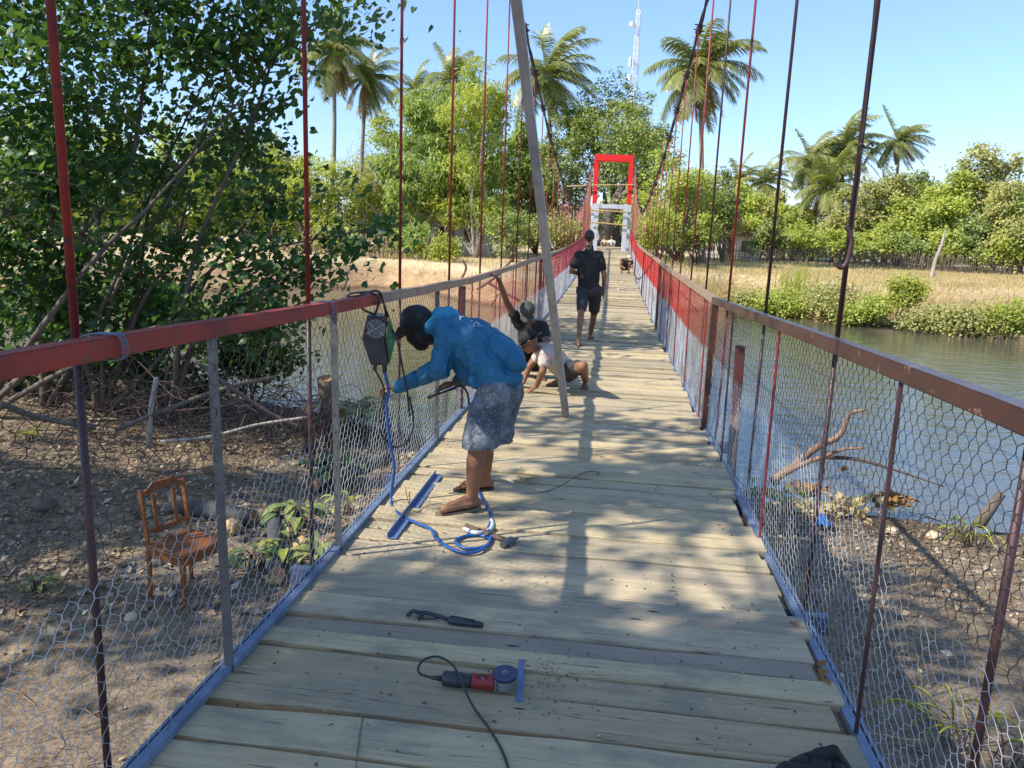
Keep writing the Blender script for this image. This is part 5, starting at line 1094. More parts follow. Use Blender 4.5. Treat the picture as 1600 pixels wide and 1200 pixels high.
# ------------------------------------------------------------------ houses among the trees
m_wall = M('whitewashed_wall', (0.68, 0.67, 0.63), (0.55, 0.53, 0.48), .8, 0.85)
m_roofr = M('pinkish_tin_roof', (0.36, 0.15, 0.12), (0.28, 0.11, 0.09), .9, 0.7)
def house(px, D, w, d, h, rh, zb, ang, lab, wm_, rm):
    c = PX(px, 400, D); z = TZ(c.x, c.y) + zb; X = Vector((math.cos(ang), math.sin(ang), 0)); Y = Vector((-math.sin(ang), math.cos(ang), 0)); Z = Vector((0, 0, 1)); c = Vector((c.x, c.y, z)); root = thing('house', c, lab, 'house', 'houses among the far trees')
    MB().box(c + Z * h / 2, (w, d, h), (X, Y, Z)).put('wall', wm_, root)
    e = .5; A = [c + Z * (h - .1) + X * (sx_ * (w / 2 + e)) for sx_ in (-1, 1)]
    o = MB(); 
    for s in (-1, 1):
        q = [A[0] + Y * s * (d / 2 + e), A[1] + Y * s * (d / 2 + e), A[1] + Z * rh, A[0] + Z * rh]; nrm = (q[1] - q[0]).cross(q[2] - q[0]).normalized() * .06; o.prism(q, nrm if nrm.z > 0 else -nrm)
    o.put('roof', rm, root)
    for s in (-1, 1):
        o = MB(); o.prism([c + Z * h + X * s * (w / 2 - .1) + Y * (d / 2), c + Z * h + X * s * (w / 2 - .1) - Y * (d / 2), c + Z * (h + rh * .88) + X * s * (w / 2 - .1)], X * -.1 * s); o.put('gable', wm_, root)
    for k in (-.28, .28):
        wv_ = MB().box(c - Y * (d / 2 + .01) + X * w * k + Z * h * .55, (.9, .05, 1.0), (X, Y, Z)).put('window', m_wood, root)
    MB().box(c - Y * (d / 2 + .012) + Z * 1.0, (.85, .05, 2.0), (X, Y, Z)).put('door', m_wood, root)
house(1136, 78, 6.0, 4, 2.2, 1.5, 0, -.15, 'small white-walled house half hidden behind the pink tree', m_wall, m_roofr)
house(700, 64, 7, 5, 2.6, 1.6, 0, .1, 'house with a reddish roof showing between the feathery trees', m_wall, m_roofr)
house(905, 84, 8, 5, 2.8, 1.6, 0, .1, 'low house behind the left net near the tower', m_wall, m_roofr)
# ------------------------------------------------------------------ people
from mathutils.bvhtree import BVHTree
def skin_mat(name, c, c2): 
    mt = M(name, c, c2, 6, 0.6, bmp=0.35, bscale=50, bdist=.003, spots=(tuple(x * .75 for x in c), 18, .58)); b = mt.node_tree.nodes['Principled BSDF']; b.inputs['Subsurface Weight'].default_value = 0.0; b.inputs['Roughness'].default_value = .62; b.inputs['Subsurface Radius'].default_value = (.01, .004, .002); return mt
m_skin = skin_mat('brown_skin', (0.27, 0.125, 0.065), (0.21, 0.095, 0.05)); m_skin2 = skin_mat('dark_brown_skin', (0.21, 0.10, 0.06), (0.16, 0.075, 0.045))
m_hair = M('black_hair', (0.012, 0.010, 0.009), (0.02, 0.017, 0.015), 60, 0.5, bmp=.6, bscale=140)
m_jacket = M('blue_jacket_cloth', (0.010, 0.145, 0.28), (0.008, 0.11, 0.225), 3, 0.62, bmp=.9, bscale=9, bdist=.03)
m_hoodin = M('turquoise_hood_cloth', (0.02, 0.26, 0.42), (0.016, 0.21, 0.36), 4, .65, bmp=.2)
m_tee = M('black_tee_cloth', (0.013, 0.013, 0.015), (0.02, 0.02, 0.022), 6, .85, bmp=.9, bscale=9, bdist=.03)
m_shorts = M('black_shorts_cloth', (0.022, 0.022, 0.025), (0.032, 0.032, 0.036), 6, .7, bmp=.9, bscale=9, bdist=.03)
m_pink = M('pale_pink_shirt', (0.56, 0.46, 0.41), (0.48, 0.38, 0.34), 5, .8, bmp=.9, bscale=9, bdist=.03)
m_cap = M('black_cap_cloth', (0.010, 0.010, 0.011), (0.017, 0.017, 0.018), 8, .8, bmp=.2)
m_olive = M('olive_cap_cloth', (0.075, 0.075, 0.06), (0.05, 0.05, 0.042), 8, .85, bmp=.2)
m_slip = M('sandal_rubber', (0.22, 0.16, 0.11), (0.15, 0.11, 0.07), 8, .6); m_slipd = M('dark_sandal', (0.02, 0.02, 0.022), (0.03, 0.03, 0.03), 8, .6)
mt, t, b = nodes('star_print_shorts'); v = coords(t); base = ramp(t, noi(t, v, 7, 5, .6), [(.42, (0.06, 0.075, 0.09)), (.5, (0.09, 0.11, 0.125)), (.6, (0.18, 0.205, 0.225))]).outputs[0]
vo = N(t, 'TexVoronoi'); vo.inputs['Scale'].default_value = 58; t.links.new(v, vo.inputs[0]); dot = ramp(t, vo.outputs[0], [(.2, (1, 1, 1)), (.3, (0, 0, 0))]).outputs[0]
t.links.new(mixc(t, dot, base, (0.25, 0.275, 0.29)), b.inputs['Base Color']); b.inputs['Roughness'].default_value = .85; bump(t, b, noi(t, v, 9, 4), .8, .03); m_star = mt

def cap_mesh(bm, p0, p1, r0, r1, seg=18):
    p0, p1 = Vector(p0), Vector(p1); d = p1 - p0; L = d.length
    A = d.normalized() if L > 1e-6 else Vector((0, 0, 1)); u = A.orthogonal().normalized(); w = A.cross(u); rings = []
    for i in range(5): a = (i / 5) * math.pi / 2; rings.append((-r0 * math.cos(a), r0 * math.sin(a), p0))
    for i in range(1, 6): a = (i / 5) * math.pi / 2; 
    rings = [(-r0 * math.cos(a), max(1e-5, r0 * math.sin(a)), p0) for a in [math.pi / 2 * i / 5 for i in range(1, 6)]] + [(r1 * math.sin(a), r1 * math.cos(a), p1) for a in [math.pi / 2 * i / 5 for i in range(0, 5)]]
    vs = [[bm.verts.new(c + A * h + (u * math.cos(2 * math.pi * j / seg) + w * math.sin(2 * math.pi * j / seg)) * r) for j in range(seg)] for h, r, c in rings]
    s0 = bm.verts.new(p0 - A * r0); s1 = bm.verts.new(p1 + A * r1)
    for a, c in zip(vs[:-1], vs[1:]):
        for j in range(seg): bm.faces.new((a[j], a[(j + 1) % seg], c[(j + 1) % seg], c[j]))
    for j in range(seg): bm.faces.new((s0, vs[0][(j + 1) % seg], vs[0][j])); bm.faces.new((s1, vs[-1][j], vs[-1][(j + 1) % seg]))
def organic(name, prims, voxel, mat, parent=None, smooth=6, fold=0, fs=9.0, at=None, cut=None):
    """one continuous surface grown over capsules (p0, p1, r0, r1) and ellipsoids (centre, (axis vectors))"""
    bm = bmesh.new()
    for p in prims:
        if len(p) == 4: cap_mesh(bm, *p)
        else:
            c, ax = p; r = bmesh.ops.create_icosphere(bm, subdivisions=3, radius=1.0)
            for v in r['verts']: v.co = Vector(c) + ax[0] * v.co.x + ax[1] * v.co.y + ax[2] * v.co.z
    bmesh.ops.recalc_face_normals(bm, faces=bm.faces)
    me = bpy.data.meshes.new('t'); bm.to_mesh(me); bm.free(); ob = bpy.data.objects.new('t', me); COL.objects.link(ob)
    r = ob.modifiers.new('r', 'REMESH'); r.mode = 'VOXEL'; r.voxel_size = voxel
    if smooth: s = ob.modifiers.new('s', 'SMOOTH'); s.iterations = smooth; s.factor = .5
    dg = bpy.context.evaluated_depsgraph_get(); m2 = bpy.data.meshes.new_from_object(ob.evaluated_get(dg)); bpy.data.objects.remove(ob)
    if cut is not None:
        bm = bmesh.new(); bm.from_mesh(m2)
        for co, no in cut: bmesh.ops.bisect_plane(bm, geom=bm.verts[:] + bm.edges[:] + bm.faces[:], plane_co=co, plane_no=no, clear_outer=True)
        bm.to_mesh(m2); bm.free()
    if fold:
        n = len(m2.vertices); nor = [v.normal.copy() for v in m2.vertices]
        for v, q in zip(m2.vertices, nor):
            c = v.co; k = noise.noise(Vector((c.x * fs, c.y * fs * .8, c.z * fs * .55)) + Vector((7, 3, 1))); k2 = noise.noise(c * fs * 2.7)
            v.co = c - q * fold * (max(0.0, 1 - abs(k) * 5.0) * 1.1 + max(0.0, 1 - abs(k2) * 4.0) * .35) + q * fold * .5
    return link(name, m2, mat, parent, at, True)
def hand_prims(w, d, n, side, curl=.3, L=.175, spread=.12):
    """w wrist, d finger direction, n palm normal (towards the palm side), side +-1 where the thumb leaves"""
    w = Vector(w); d = Vector(d).normalized(); n = (Vector(n) - d * Vector(n).dot(d)).normalized(); s = d.cross(n).normalized() * side; k = L / .18; P = []
    for o in (-.026, -.009, .009, .026): P.append((w + s * o * .6 * k, w + d * .085 * k + s * o * k, .016 * k, .0125 * k))
    for i, (o, l) in enumerate(((.029, .070), (.0105, .079), (-.009, .073), (-.027, .056))):
        p = w + d * .088 * k + s * o * k; dd = (d + s * (o / .03) * spread).normalized(); c = curl * (1 + .15 * i)
        for j, f in enumerate((.44, .32, .26)):
            dd = (dd * math.cos(c * (.5 + .4 * j)) + n * math.sin(c * (.5 + .4 * j))).normalized(); q = p + dd * l * f * k; P.append((p, q, (.0088 - .0008 * j) * k, (.0082 - .001 * j) * k)); p = q
    p = w + d * .022 * k + s * .028 * k; dd = (d * .72 + s * .75 + n * .3).normalized()
    for j, l in enumerate((.038, .032, .024)): q = p + dd * l * k; P.append((p, q, (.0125 - .0015 * j) * k, (.0112 - .0015 * j) * k)); p = q; dd = (dd + n * .2 + d * .3).normalized()
    return P
def head_prims(c, f, u, r=.1):
    """c head centre, f face direction, u up; face features included"""
    c = Vector(c); f = Vector(f).normalized(); u = (Vector(u) - f * Vector(u).dot(f)).normalized(); s = f.cross(u); k = r / .1
    def q(a, b_, z): return c + (f * a + s * b_ + u * z) * k
    P = [(q(-.012, 0, .022), (f * .098 * k, s * .077 * k, u * .092 * k)), (q(.022, 0, -.035), (f * .066 * k, s * .058 * k, u * .075 * k)), (q(.055, 0, -.088), (f * .030 * k, s * .034 * k, u * .022 * k)),
         (q(.088, 0, .018), q(.104, 0, -.012), .009 * k, .0125 * k), (q(.098, .011, -.016), q(.098, -.011, -.016), .0075 * k, .0075 * k), (q(.086, -.04, .034), q(.086, .04, .034), .009 * k, .009 * k),
         (q(.089, -.018, -.048), q(.089, .018, -.048), .008 * k, .008 * k), (q(.087, -.014, -.059), q(.087, .014, -.059), .008 * k, .008 * k), (q(.066, .045, -.02), q(.06, .05, -.03), .018 * k, .018 * k), (q(.066, -.045, -.02), q(.06, -.05, -.03), .018 * k, .018 * k)]
    for z in (-1, 1): P.append((q(-.01, z * .078, .0), (f * .018 * k, s * .008 * k, u * .031 * k)))
    return P, q
def foot_prims(an, toe, r=.034):
    an, toe = Vector(an), Vector(toe); d = (toe - an); d.z = 0; d.normalize(); s = Vector((-d.y, d.x, 0)); h = an.copy(); h.z = toe.z + .022
    P = [(an, h - d * .02 + Vector((0, 0, .012)), r * .95, r * .9), (h - d * .035, h + d * .03, .029, .030), (an + Vector((0, 0, -.01)), toe - d * .06 + Vector((0, 0, .022)), r * .8, .021), (h + d * .02 + s * .02, toe - d * .04 + s * .022 + Vector((0, 0, .015)), .022, .017), (h + d * .02 - s * .018, toe - d * .045 - s * .024 + Vector((0, 0, .015)), .022, .017)]
    for i, o in enumerate((.030, .015, .002, -.011, -.023)): b0 = toe - d * (.045 + .006 * i) + s * o + Vector((0, 0, .013)); P.append((b0, b0 + d * (.042 - .005 * i) - Vector((0, 0, .004)), .0095 if i else .012, .008 if i else .0105))
    return P
def sandal(an, toe, mat, parent):
    d = (Vector(toe) - Vector(an)); d.z = 0; d.normalize(); s = Vector((-d.y, d.x, 0)); h = Vector(an); h.z = toe[2] - .006; h = h - d * .065; L = (Vector((toe[0], toe[1], h.z)) - h).length + .018; pts = []
    for i in range(24):
        a = 2 * math.pi * i / 24; cx_ = math.cos(a); w = .047 + .009 * cx_; pts.append(h + d * (L / 2 + L / 2 * cx_) + s * w * math.sin(a))
    MB().prism(pts, (0, 0, -.021 if toe[2] - an[2] > -.0723 else -.016)).put('sandal', mat, parent, bevel=.003)
    t_ = Vector(toe) - d * .055 + Vector((0, 0, .02))
    MB().tube(spline([t_ + Vector((0, 0, -.01)), t_ - d * .03 + s * .02 + Vector((0, 0, .022)), h + d * .11 + s * .043 + Vector((0, 0, .015))], 5), .004, 6).tube(spline([t_ + Vector((0, 0, -.01)), t_ - d * .03 - s * .02 + Vector((0, 0, .022)), h + d * .11 - s * .043 + Vector((0, 0, .015))], 5), .004, 6).put('strap', mat, parent)

# ---- the welder in the blue jacket, bent over the netting
A_ = thing('person', PD(740, 800), 'barefoot-looking welder in blue hooded jacket and star-print shorts, bending over the left netting', 'person')
A_['label'] = 'welder in blue hooded jacket and star-print shorts bending over the left netting'
pel, mid_, up_, nk, hd = PY(782, 590, 4.52), PY(750, 538, 4.58), PY(712, 522, 4.66), PY(684, 512, 4.72), PY(652, 511, 4.76)
hN, hF = PY(776, 618, 4.42), PY(790, 612, 4.66); kN, kF = PY(746, 696, 4.32), PY(758, 694, 4.62)
aN = PD(737, 795, .06); aN = Vector((PD(737, 799).x, PD(737, 799).y, PD(737, 799).z + .102)); tN = PD(684, 800, .03); hfl = PD(757, 767, 0); aF = hfl + Vector((0, 0, .102)); tF = PD(712, 762, .03)
sN, sF = PY(698, 520, 4.54), PY(706, 508, 4.86); eN, eF = PY(690, 574, 4.50), PY(742, 582, 4.80); wN, wF = PY(622, 605, 4.62), PY(716, 598, 4.62)
hp, hq = head_prims(hd, (-.75, .25, -.62), (-.62, .2, .75), .098)
sk = [(pel, mid_, .11, .11), (mid_, up_, .11, .12), (up_, nk, .085, .055), (nk, hd, .052, .055), (hN, kN, .075, .058), (hF, kF, .075, .058), (kN, kN.lerp(aN, .32), .05, .056), (kN.lerp(aN, .32), aN, .056, .036), (kF, kF.lerp(aF, .32), .05, .056), (kF.lerp(aF, .32), aF, .056, .036),
      (sN, eN, .05, .042), (eN, wN, .042, .028), (sF, eF, .05, .042), (eF, wF, .042, .028), (hN, pel, .08, .1), (hF, pel, .08, .1)] + hp + foot_prims(aN, tN) + foot_prims(aF, tF)
sk += hand_prims(wF, (-.75, -.15, -.12), (-.2, -.3, -.8), 1, .85, .18) + hand_prims(wN, (-.85, .25, -.1), (0, -.1, -1), -1, .7, .18)
organic('body', sk, .0055, m_skin, A_, 4)
jk = []
for dy in (-.07, .07):
    v = Vector((0, dy, 0)); jk += [(pel + v + Vector((-.02, 0, .01)), mid_ + v, .105, .125), (mid_ + v, up_ + v * .9, .128, .125)]
jk += [(mid_ + Vector((0, -.06, 0)), PY(792, 556, 4.46), .12, .085), (mid_ + Vector((0, .06, 0)), PY(794, 554, 4.62), .12, .085), (PY(756, 568, 4.46), PY(792, 560, 4.47), .10, .09), (PY(756, 568, 4.62), PY(792, 558, 4.62), .10, .10), (PY(762, 578, 4.46), PY(806, 570, 4.44), .085, .05), (PY(752, 582, 4.6), PY(806, 566, 4.62), .085, .06), (PY(806, 568, 4.42), PY(806, 566, 4.62), .06, .06), (PY(800, 592, 4.42), PY(748, 592, 4.46), .062, .062), (PY(796, 590, 4.64), PY(745, 590, 4.6), .062, .062), (up_, nk, .105, .07), (sN, sN.lerp(eN, .5), .085, .07), (sN.lerp(eN, .5), eN, .07, .066), (eN, wN, .062, .036), (sF, eF, .08, .068), (eF, wF.lerp(eF, .12), .066, .045),
       (PY(720, 545, 4.6), PY(735, 580, 4.62), .10, .09), (PY(760, 560, 4.56), PY(770, 585, 4.56), .11, .09)]
jkt = organic('jacket', jk, .0075, m_jacket, A_, 5, .016, 7.0)
organic('hood', [(PY(704, 497, 4.66), PY(690, 500, 4.76), .062, .066), (PY(690, 496, 4.64), PY(674, 512, 4.68), .048, .045), (PY(688, 490, 4.84), PY(674, 500, 4.86), .045, .042), (PY(700, 492, 4.76), PY(684, 494, 4.80), .055, .052)], .008, m_hoodin, A_, 5, .005, 16)
# shorts: two wide legs
sh_ = [(PY(786, 612, 4.47), hN, .112, .112), (PY(788, 612, 4.6), hF, .112, .112), (hN, PY(760, 655, 4.38), .118, .112), (PY(760, 655, 4.38), PY(752, 694, 4.33), .112, .112), (hF, PY(776, 655, 4.62), .112, .11), (PY(776, 655, 4.62), PY(770, 694, 4.60), .11, .11), (PY(786, 672, 4.42), PY(782, 690, 4.42), .075, .075)]
hz_ = PY(757, 690, 4.33).z
organic('shorts', sh_, .009, m_star, A_, 4, .014, 7, cut=[((0, 0, hz_), Vector((.06, 0, -1)))])
organic('cap', [(hq(-.018, 0, .03), tuple(v_ * .111 for v_ in (Vector((-.75, .25, -.62)).normalized(), Vector((-.3, -.95, 0)).normalized(), Vector((-.6, .2, .75)).normalized()))), (hq(-.04, .0, -.02), hq(-.055, .0, -.09), .082, .070), (hq(.0, -.05, -.02), hq(-.02, -.05, -.09), .035, .03), (hq(.045, 0, .0), hq(.06, 0, -.055), .062, .045), (hq(.03, 0, -.04), hq(.035, 0, -.095), .078, .055)], .007, m_cap, A_, 4, .003, 16)
br0, br1 = hq(.085, 0, .055), hq(.19, 0, .012); sdv = (hq(0, .1, 0) - hq(0, 0, 0)).normalized(); fwv = (br1 - br0).normalized()
pts = [br0 + sdv * .082 * math.cos(a) * (1 if math.sin(a) > 0 else 1) + fwv * (.11 * max(0, math.sin(a)) ** .8 - .01) for a in [math.pi * i / 14 for i in range(15)]]
MB().prism(pts, fwv.cross(sdv).normalized() * .005).put('cap_brim', m_cap, A_, bevel=.0015)
sandal(aN, tN, m_slip, A_); sandal(aF, tF, m_slipd, A_)
# writing on the back of the jacket, laid onto the cloth
bv = BVHTree.FromObject(jkt, bpy.context.evaluated_depsgraph_get())
def lettering(txt, p, xdir, size, bold=False):
    cu = bpy.data.curves.new('t', 'FONT'); cu.body = txt; cu.size = size; cu.offset = .0012 if bold else .0; cu.align_x = 'LEFT'; ob = bpy.data.objects.new('t', cu); COL.objects.link(ob); bpy.context.view_layer.update()
    me = bpy.data.meshes.new_from_object(ob.evaluated_get(bpy.context.evaluated_depsgraph_get())); bpy.data.objects.remove(ob)
    bm = bmesh.new(); bm.from_mesh(me); bmesh.ops.triangulate(bm, faces=bm.faces); bmesh.ops.subdivide_edges(bm, edges=[e for e in bm.edges if e.calc_length() > size * .15], cuts=2); bm.to_mesh(me); bm.free()
    org = jkt.matrix_world; off = origin(jkt); viewd = (Vector(p) - Vector((CAMX, 0, CAMH))).normalized(); nrm = Vector((.15, -.55, .85)).normalized(); X = (Vector(xdir) - nrm * Vector(xdir).dot(nrm)).normalized(); Y = nrm.cross(X)
    for v in me.vertices:
        q = Vector(p) + X * v.co.x + Y * v.co.y; hit = bv.ray_cast(q + nrm * .3 - off, -nrm)
        v.co = (hit[0] + off + nrm * .015) if hit[0] is not None else q
    link('lettering', me, m_white, A_)
lettering('T   PE', PY(714, 500, 4.50), (1, .1, -.2), .055, True)
lettering('Gp', PY(738, 506, 4.45), (1, .15, -.45), .05)
# the electrode holder in his hand
g1 = wF + Vector((-.09, -.03, -.035)); eh = thing('electrode_clamp', g1, 'black electrode clamp with a bright rod held in the right hand of the welder', 'tool')
MB().tube([PY(668, 622, 4.5), PY(682, 614, 4.52), PY(700, 608, 4.55), PY(712, 605, 4.57)], [.012, .017, .016, .012], 8).put('grip', m_blackpl, eh, smooth=True)
MB().tube([PY(688, 612, 4.49), PY(711, 603, 4.51)], .003, 6).put('welding_rod', m_white, eh)
MB().tube(spline([PY(712, 604, 4.57), PY(722, 604, 4.52), PY(730, 614, 4.48), PY(733, 632, 4.44)], 6), .0065, 6).put('cable', m_black, eh, smooth=True)

# ---- generic figure from joints
def figure(root, J, tee, shorts, hair, skin, voxel=.009, tw_=1.0, face=None, upv=(0, 0, 1), feet='sandal', hands=True, cuts=None, leg=.45, slv=.55, mats=None):
    g_ = lambda k: Vector(J[k])
    hp, hq = head_prims(g_('head'), face, upv, J.get('hr', .1)); P = [(g_('pelvis'), g_('chest'), .11, .115), (g_('chest'), g_('neck'), .09, .058), (g_('neck'), g_('head'), .056, .056)] + hp
    for s in 'LR':
        P += [(g_('chest'), g_('sh' + s), .09, .055), (g_('sh' + s), g_('el' + s), .048, .040), (g_('el' + s), g_('wr' + s), .040, .026), (g_('pelvis'), g_('hip' + s), .10, .085), (g_('hip' + s), g_('kn' + s), .078, .055), (g_('kn' + s), g_('kn' + s).lerp(g_('an' + s), .33), .05, .054), (g_('kn' + s).lerp(g_('an' + s), .33), g_('an' + s), .053, .034)]
        P += foot_prims(g_('an' + s), g_('toe' + s))
        if hands: P += hand_prims(g_('wr' + s), J['hd' + s][0], J['hd' + s][1], J['hd' + s][2], J['hd' + s][3], .175)
    organic('body', P, voxel, skin, root, 3)
    T = []; c_, p_ = g_('chest'), g_('pelvis'); T += [(g_('shL'), g_('shR'), .07, .07), (g_('neck').lerp(c_, .35), g_('neck').lerp(c_, .35), .085, .085)]; ax = (g_('shR') - g_('shL')).normalized() * .065
    for k in (-1, 1): T += [(c_ + ax * k, p_.lerp(c_, .25) + ax * k, .118 * tw_, .105 * tw_), (p_.lerp(c_, .25) + ax * k, p_ + ax * k * .9, .105 * tw_, .105 * tw_)]
    T += [(c_, g_('neck'), .125, .062), (c_, p_, .14 * tw_, .128 * tw_)]
    for s in 'LR': T += [(c_, g_('sh' + s), .1, .066), (g_('sh' + s), g_('sh' + s).lerp(g_('el' + s), slv), .066, .062)]
    organic('shirt', T, max(voxel, .009), tee, root, 4, .012, 8)
    S = [(g_('hipL'), g_('hipR'), .118, .118)]
    for s in 'LR':
        h_, k_ = g_('hip' + s), g_('kn' + s); e = h_.lerp(k_, min(1.0, leg * 1.85)); S += [(p_, h_, .12, .108), (h_, e, .108, .086)]
    organic('shorts', S, max(voxel, .009), shorts, root, 4, .011, 8)
    f = Vector(face).normalized(); u = (Vector(upv) - f * Vector(upv).dot(f)).normalized(); sd = f.cross(u); k = J.get('hr', .1) / .1
    if hair == 'hair': organic('hair', [(hq(-.022, 0, .034), (f * .097 * k, sd * .081 * k, u * .088 * k)), (hq(-.06, 0, .0), hq(-.062, 0, -.03), .058 * k, .045 * k)], .009, m_hair, root, 2, .003, 40)
    elif hair in ('cap', 'bucket', 'pale'):
        mm = {'cap': m_olive, 'bucket': m_cap, 'pale': m_block}[hair]
        organic('cap' if hair != 'bucket' else 'hat', [(hq(-.01, 0, .045), (f * .106 * k, sd * .086 * k, u * .078 * k)), (hq(-.015, 0, .03), (f * .102 * k, sd * .086 * k, u * .05 * k))], .008, mm, root, 3, .003, 18)
        c0_ = hq(-.005, 0, .018); pts = []
        if hair == 'bucket': pts = [c0_ + (f * .175 * math.cos(a) + sd * .15 * math.sin(a)) * k - u * .018 * k for a in [2 * math.pi * i / 26 for i in range(26)]]
        else: pts = [c0_ + f * .07 * k + (sd * .075 * math.cos(a) + f * (.115 * math.sin(a) ** .8 if math.sin(a) > 0 else 0)) * k for a in [math.pi * i / 12 for i in range(13)]]
        MB().prism(pts, u * .006).put('brim', mm, root, bevel=.002)
        MB().box(hq(.09, 0, .04), (.004, .004, .004)).put('seam_button', mm, root) if False else None
    o = MB()
    for z in (-1, 1): o.lathe(hq(.083, z * .031, .012), [(.002, -.004), (.009, -.002), (.009, .003), (.002, .006)], f, 8)
    o.put('eyes', m_hair, root)
    if feet == 'sandal':
        for s in 'LR': sandal(g_('an' + s), g_('toe' + s), m_slipd, root)
def gnd(p): return Vector((p.x, p.y, ZD(p.y)))

# ---- the man walking away
fl, fr_ = PD(904, 541), PD(922, 530); B_ = thing('person', (fl + fr_) / 2, 'man in black tee and black shorts walking away along the deck', 'person')
J = dict(head=PY(921, 371, 12.45), neck=PY(921, 387, 12.4), chest=PY(919, 410, 12.4), pelvis=PY(920, 448, 12.4), shL=PY(903, 399, 12.4), shR=PY(937, 399, 12.4), elL=PY(893, 424, 12.35), wrL=PY(905, 428, 12.6), elR=PY(944, 430, 12.4), wrR=PY(943, 457, 12.5),
         hipL=PY(911, 455, 12.4), hipR=PY(930, 455, 12.4), knL=PY(908, 488, 12.15), knR=PY(928, 492, 12.65), anL=fl + Vector((0, -.08, .17)), anR=fr_ + Vector((0, 0, .085)), toeL=fl + Vector((-.01, .17, .012)), toeR=fr_ + Vector((.03, .17, .012)), hr=.098)
J['hdL'] = ((.5, .8, .1), (0, 0, -1), 1, .5); J['hdR'] = ((0, .1, -1), (-1, 0, 0), 1, .4)
figure(B_, J, m_tee, m_shorts, 'hair', m_skin, .0095, 1.0, (0, 1, -.05), leg=.42, slv=.62)
# ---- squatting man in the pale pink shirt
f1, f2 = PD(914, 607), PD(876, 604); C_ = thing('person', (f1 + f2) / 2, 'squatting man in pale pink shirt and dark hat with one hand on the planks', 'person')
J = dict(head=PY(826, 534, 8.1), neck=PY(840, 545, 8.2), chest=PY(857, 554, 8.25), pelvis=PY(886, 579, 8.4), shL=PY(852, 553, 8.05), shR=PY(850, 547, 8.45), elL=PY(848, 580, 7.98), wrL=Vector(PD(838, 604, .07)), elR=PY(826, 574, 8.4), wrR=PY(818, 597, 8.35),
         hipL=PY(888, 580, 8.28), hipR=PY(884, 577, 8.55), knL=PY(911, 572, 7.95), knR=PY(866, 570, 8.75), anL=f1 + Vector((0, .02, .085)), anR=f2 + Vector((0, 0, .085)), toeL=f1 + Vector((.0, -.17, .012)), toeR=f2 + Vector((-.17, -.03, .012)), hr=.1)
J['hdL'] = ((-.85, -.3, -.5), (-.3, 0, -1), -1, .15); J['hdR'] = ((-.5, -.1, -.9), (-1, 0, 0), 1, .5)
figure(C_, J, m_pink, m_shorts, 'bucket', m_skin, .0072, .95, (-.78, -.12, -.6), (-.55, 0, .8), leg=.33, slv=.5)
# ---- man in black with a raised arm holding the handrail
f1, f2 = gnd(PY(835, 560, 9.0)), gnd(PY(812, 560, 9.1)); D_ = thing('person', (f1 + f2) / 2, 'squatting man in black shirt and olive cap gripping the left handrail with a raised arm', 'person')
hz_ = ZD(8.5) + RH(8.5, -1); grip = Vector((LX + .05, 8.5, hz_ - .02))
J = dict(head=PY(824, 488, 8.75), neck=PY(829, 503, 8.88), chest=PY(832, 522, 8.95), pelvis=PY(834, 562, 9.15), shL=PY(848, 510, 8.95), shR=PY(811, 505, 8.9), elL=PY(856, 540, 8.75), wrL=PY(838, 556, 8.6), elR=PY(792, 473, 8.75), wrR=grip + Vector((.06, .06, -.06)),
         hipL=PY(842, 565, 9.15), hipR=PY(825, 565, 9.15), knL=PY(852, 552, 8.8), knR=PY(808, 552, 8.8), anL=f1 + Vector((.1, 0, .085)), anR=f2 + Vector((-.05, 0, .085)), toeL=f1 + Vector((.12, -.17, .012)), toeR=f2 + Vector((-.08, -.17, .012)), hr=.1)
J['hdR'] = ((-.6, -.5, .65), (-.5, 0, -.8), -1, 1.0); J['hdL'] = ((-.6, -.5, -.6), (0, 0, -1), 1, .5)
figure(D_, J, m_tee, m_shorts, 'cap', m_skin2, .0078, .9, (.05, -.75, -.65), (.0, -.6, .75), leg=.5, slv=.45)
# ---- far crouching man by the right netting
f1 = PD(977, 427); E_ = thing('person', f1, 'small dark-clad man crouching far off beside the right netting', 'person')
o_ = f1; J = dict(head=o_ + Vector((.12, -.1, .62)), neck=o_ + Vector((.08, -.02, .58)), chest=o_ + Vector((.03, .05, .5)), pelvis=o_ + Vector((-.02, .25, .22)), shL=o_ + Vector((.2, .02, .52)), shR=o_ + Vector((-.16, .05, .52)), elL=o_ + Vector((.26, -.12, .32)), wrL=o_ + Vector((.14, -.22, .18)), elR=o_ + Vector((-.2, -.06, .3)), wrR=o_ + Vector((-.02, -.24, .2)),
         hipL=o_ + Vector((.07, .22, .22)), hipR=o_ + Vector((-.11, .22, .22)), knL=o_ + Vector((.16, -.12, .42)), knR=o_ + Vector((-.18, -.12, .42)), anL=o_ + Vector((.13, .02, .085)), anR=o_ + Vector((-.15, .02, .085)), toeL=o_ + Vector((.15, -.15, .012)), toeR=o_ + Vector((-.17, -.15, .012)))
J['hdL'] = J['hdR'] = ((0, -.4, -.8), (0, 1, 0), 1, .5)
figure(E_, J, M('dark_purple_cloth', (.06, .035, .04), (.04, .025, .03), 5, .8), m_shorts, 'pale', m_skin, .012, .9, (.3, -.7, -.6), (.2, -.4, .8), hands=False, leg=.4)
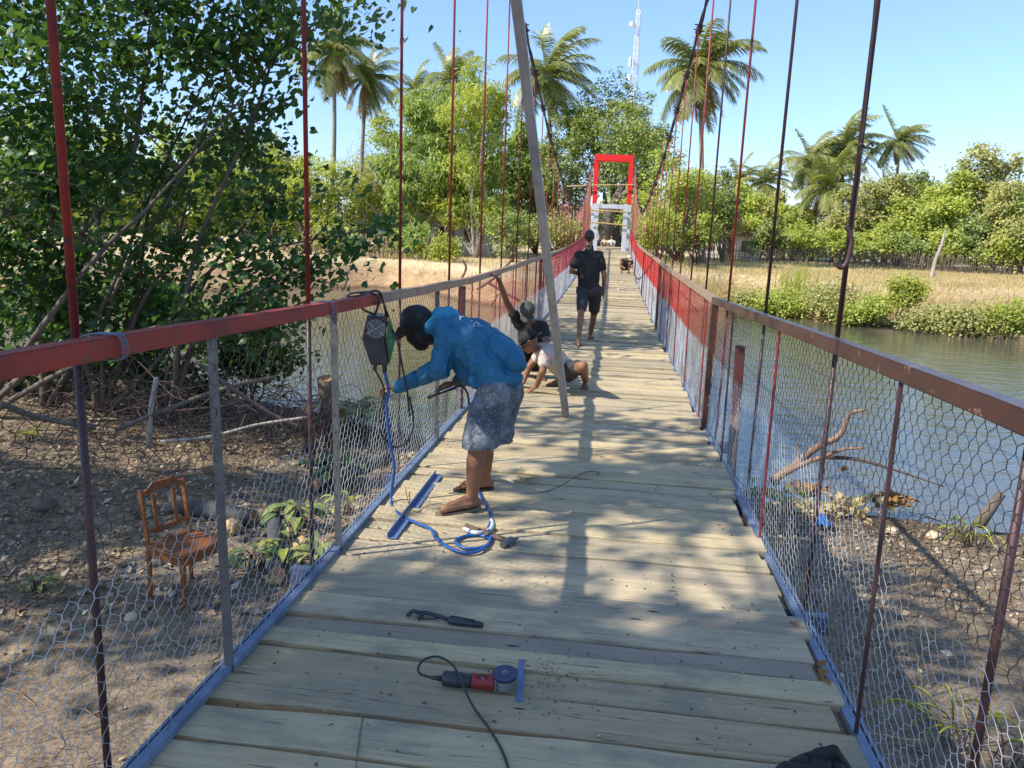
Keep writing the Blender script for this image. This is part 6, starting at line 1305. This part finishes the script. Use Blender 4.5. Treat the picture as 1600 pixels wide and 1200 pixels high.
# ---- people sitting beyond the tower
for i, (x, y, lab, mm, pm) in enumerate(((944, 390, 'distant seated person in a cream shirt at the far end of the bridge', m_block, m_shorts), (955, 390, 'distant seated person in white shirt and purple shorts beyond the tower', m_wall, M('purple_cloth', (.09, .05, .12), (.07, .04, .09), 5, .8)), (936, 391, 'distant seated person in dark clothes at the far end of the bridge', m_tee, m_shorts))):
    o_ = PX(x, y, 49.5); o_.z = TZ(o_.x, o_.y); R = thing('person', o_, lab, 'person', 'people sitting beyond the tower')
    J = dict(head=o_ + Vector((0, 0, .82)), neck=o_ + Vector((0, .02, .68)), chest=o_ + Vector((0, .03, .52)), pelvis=o_ + Vector((0, .08, .16)), shL=o_ + Vector((.17, .02, .58)), shR=o_ + Vector((-.17, .02, .58)), elL=o_ + Vector((.24, -.08, .36)), wrL=o_ + Vector((.12, -.26, .34)), elR=o_ + Vector((-.24, -.08, .36)), wrR=o_ + Vector((-.12, -.26, .34)),
             hipL=o_ + Vector((.09, .06, .14)), hipR=o_ + Vector((-.09, .06, .14)), knL=o_ + Vector((.2, -.3, .42)), knR=o_ + Vector((-.2, -.3, .42)), anL=o_ + Vector((.14, -.42, .085)), anR=o_ + Vector((-.14, -.42, .085)), toeL=o_ + Vector((.15, -.6, .012)), toeR=o_ + Vector((-.15, -.6, .012)))
    J['hdL'] = J['hdR'] = ((0, -1, -.3), (0, 0, -1), 1, .5)
    figure(R, J, mm, pm, 'hair', m_skin, .014, .9, (0, -1, -.1), hands=False, leg=.5, feet=None)
# bag cloth
organic('pouch', [(BG[0], BG[1], .075, .05), (PD(1240, 1225, .03), PD(1275, 1205, .03), .06, .05), (PD(1300, 1215, .02), PD(1318, 1245, .02), .05, .05)], .008, m_cap, bag, 4, .012, 14)
MB().tube(spline([PD(1225, 1215, .02), PD(1248, 1190, .05), PD(1285, 1178, .1), PD(1305, 1172, .11), PD(1314, 1182, .08), PD(1326, 1200, .03), PD(1338, 1225, .01)], 6), .016, 8, flat=.3).put('strap', m_cap, bag, smooth=True)
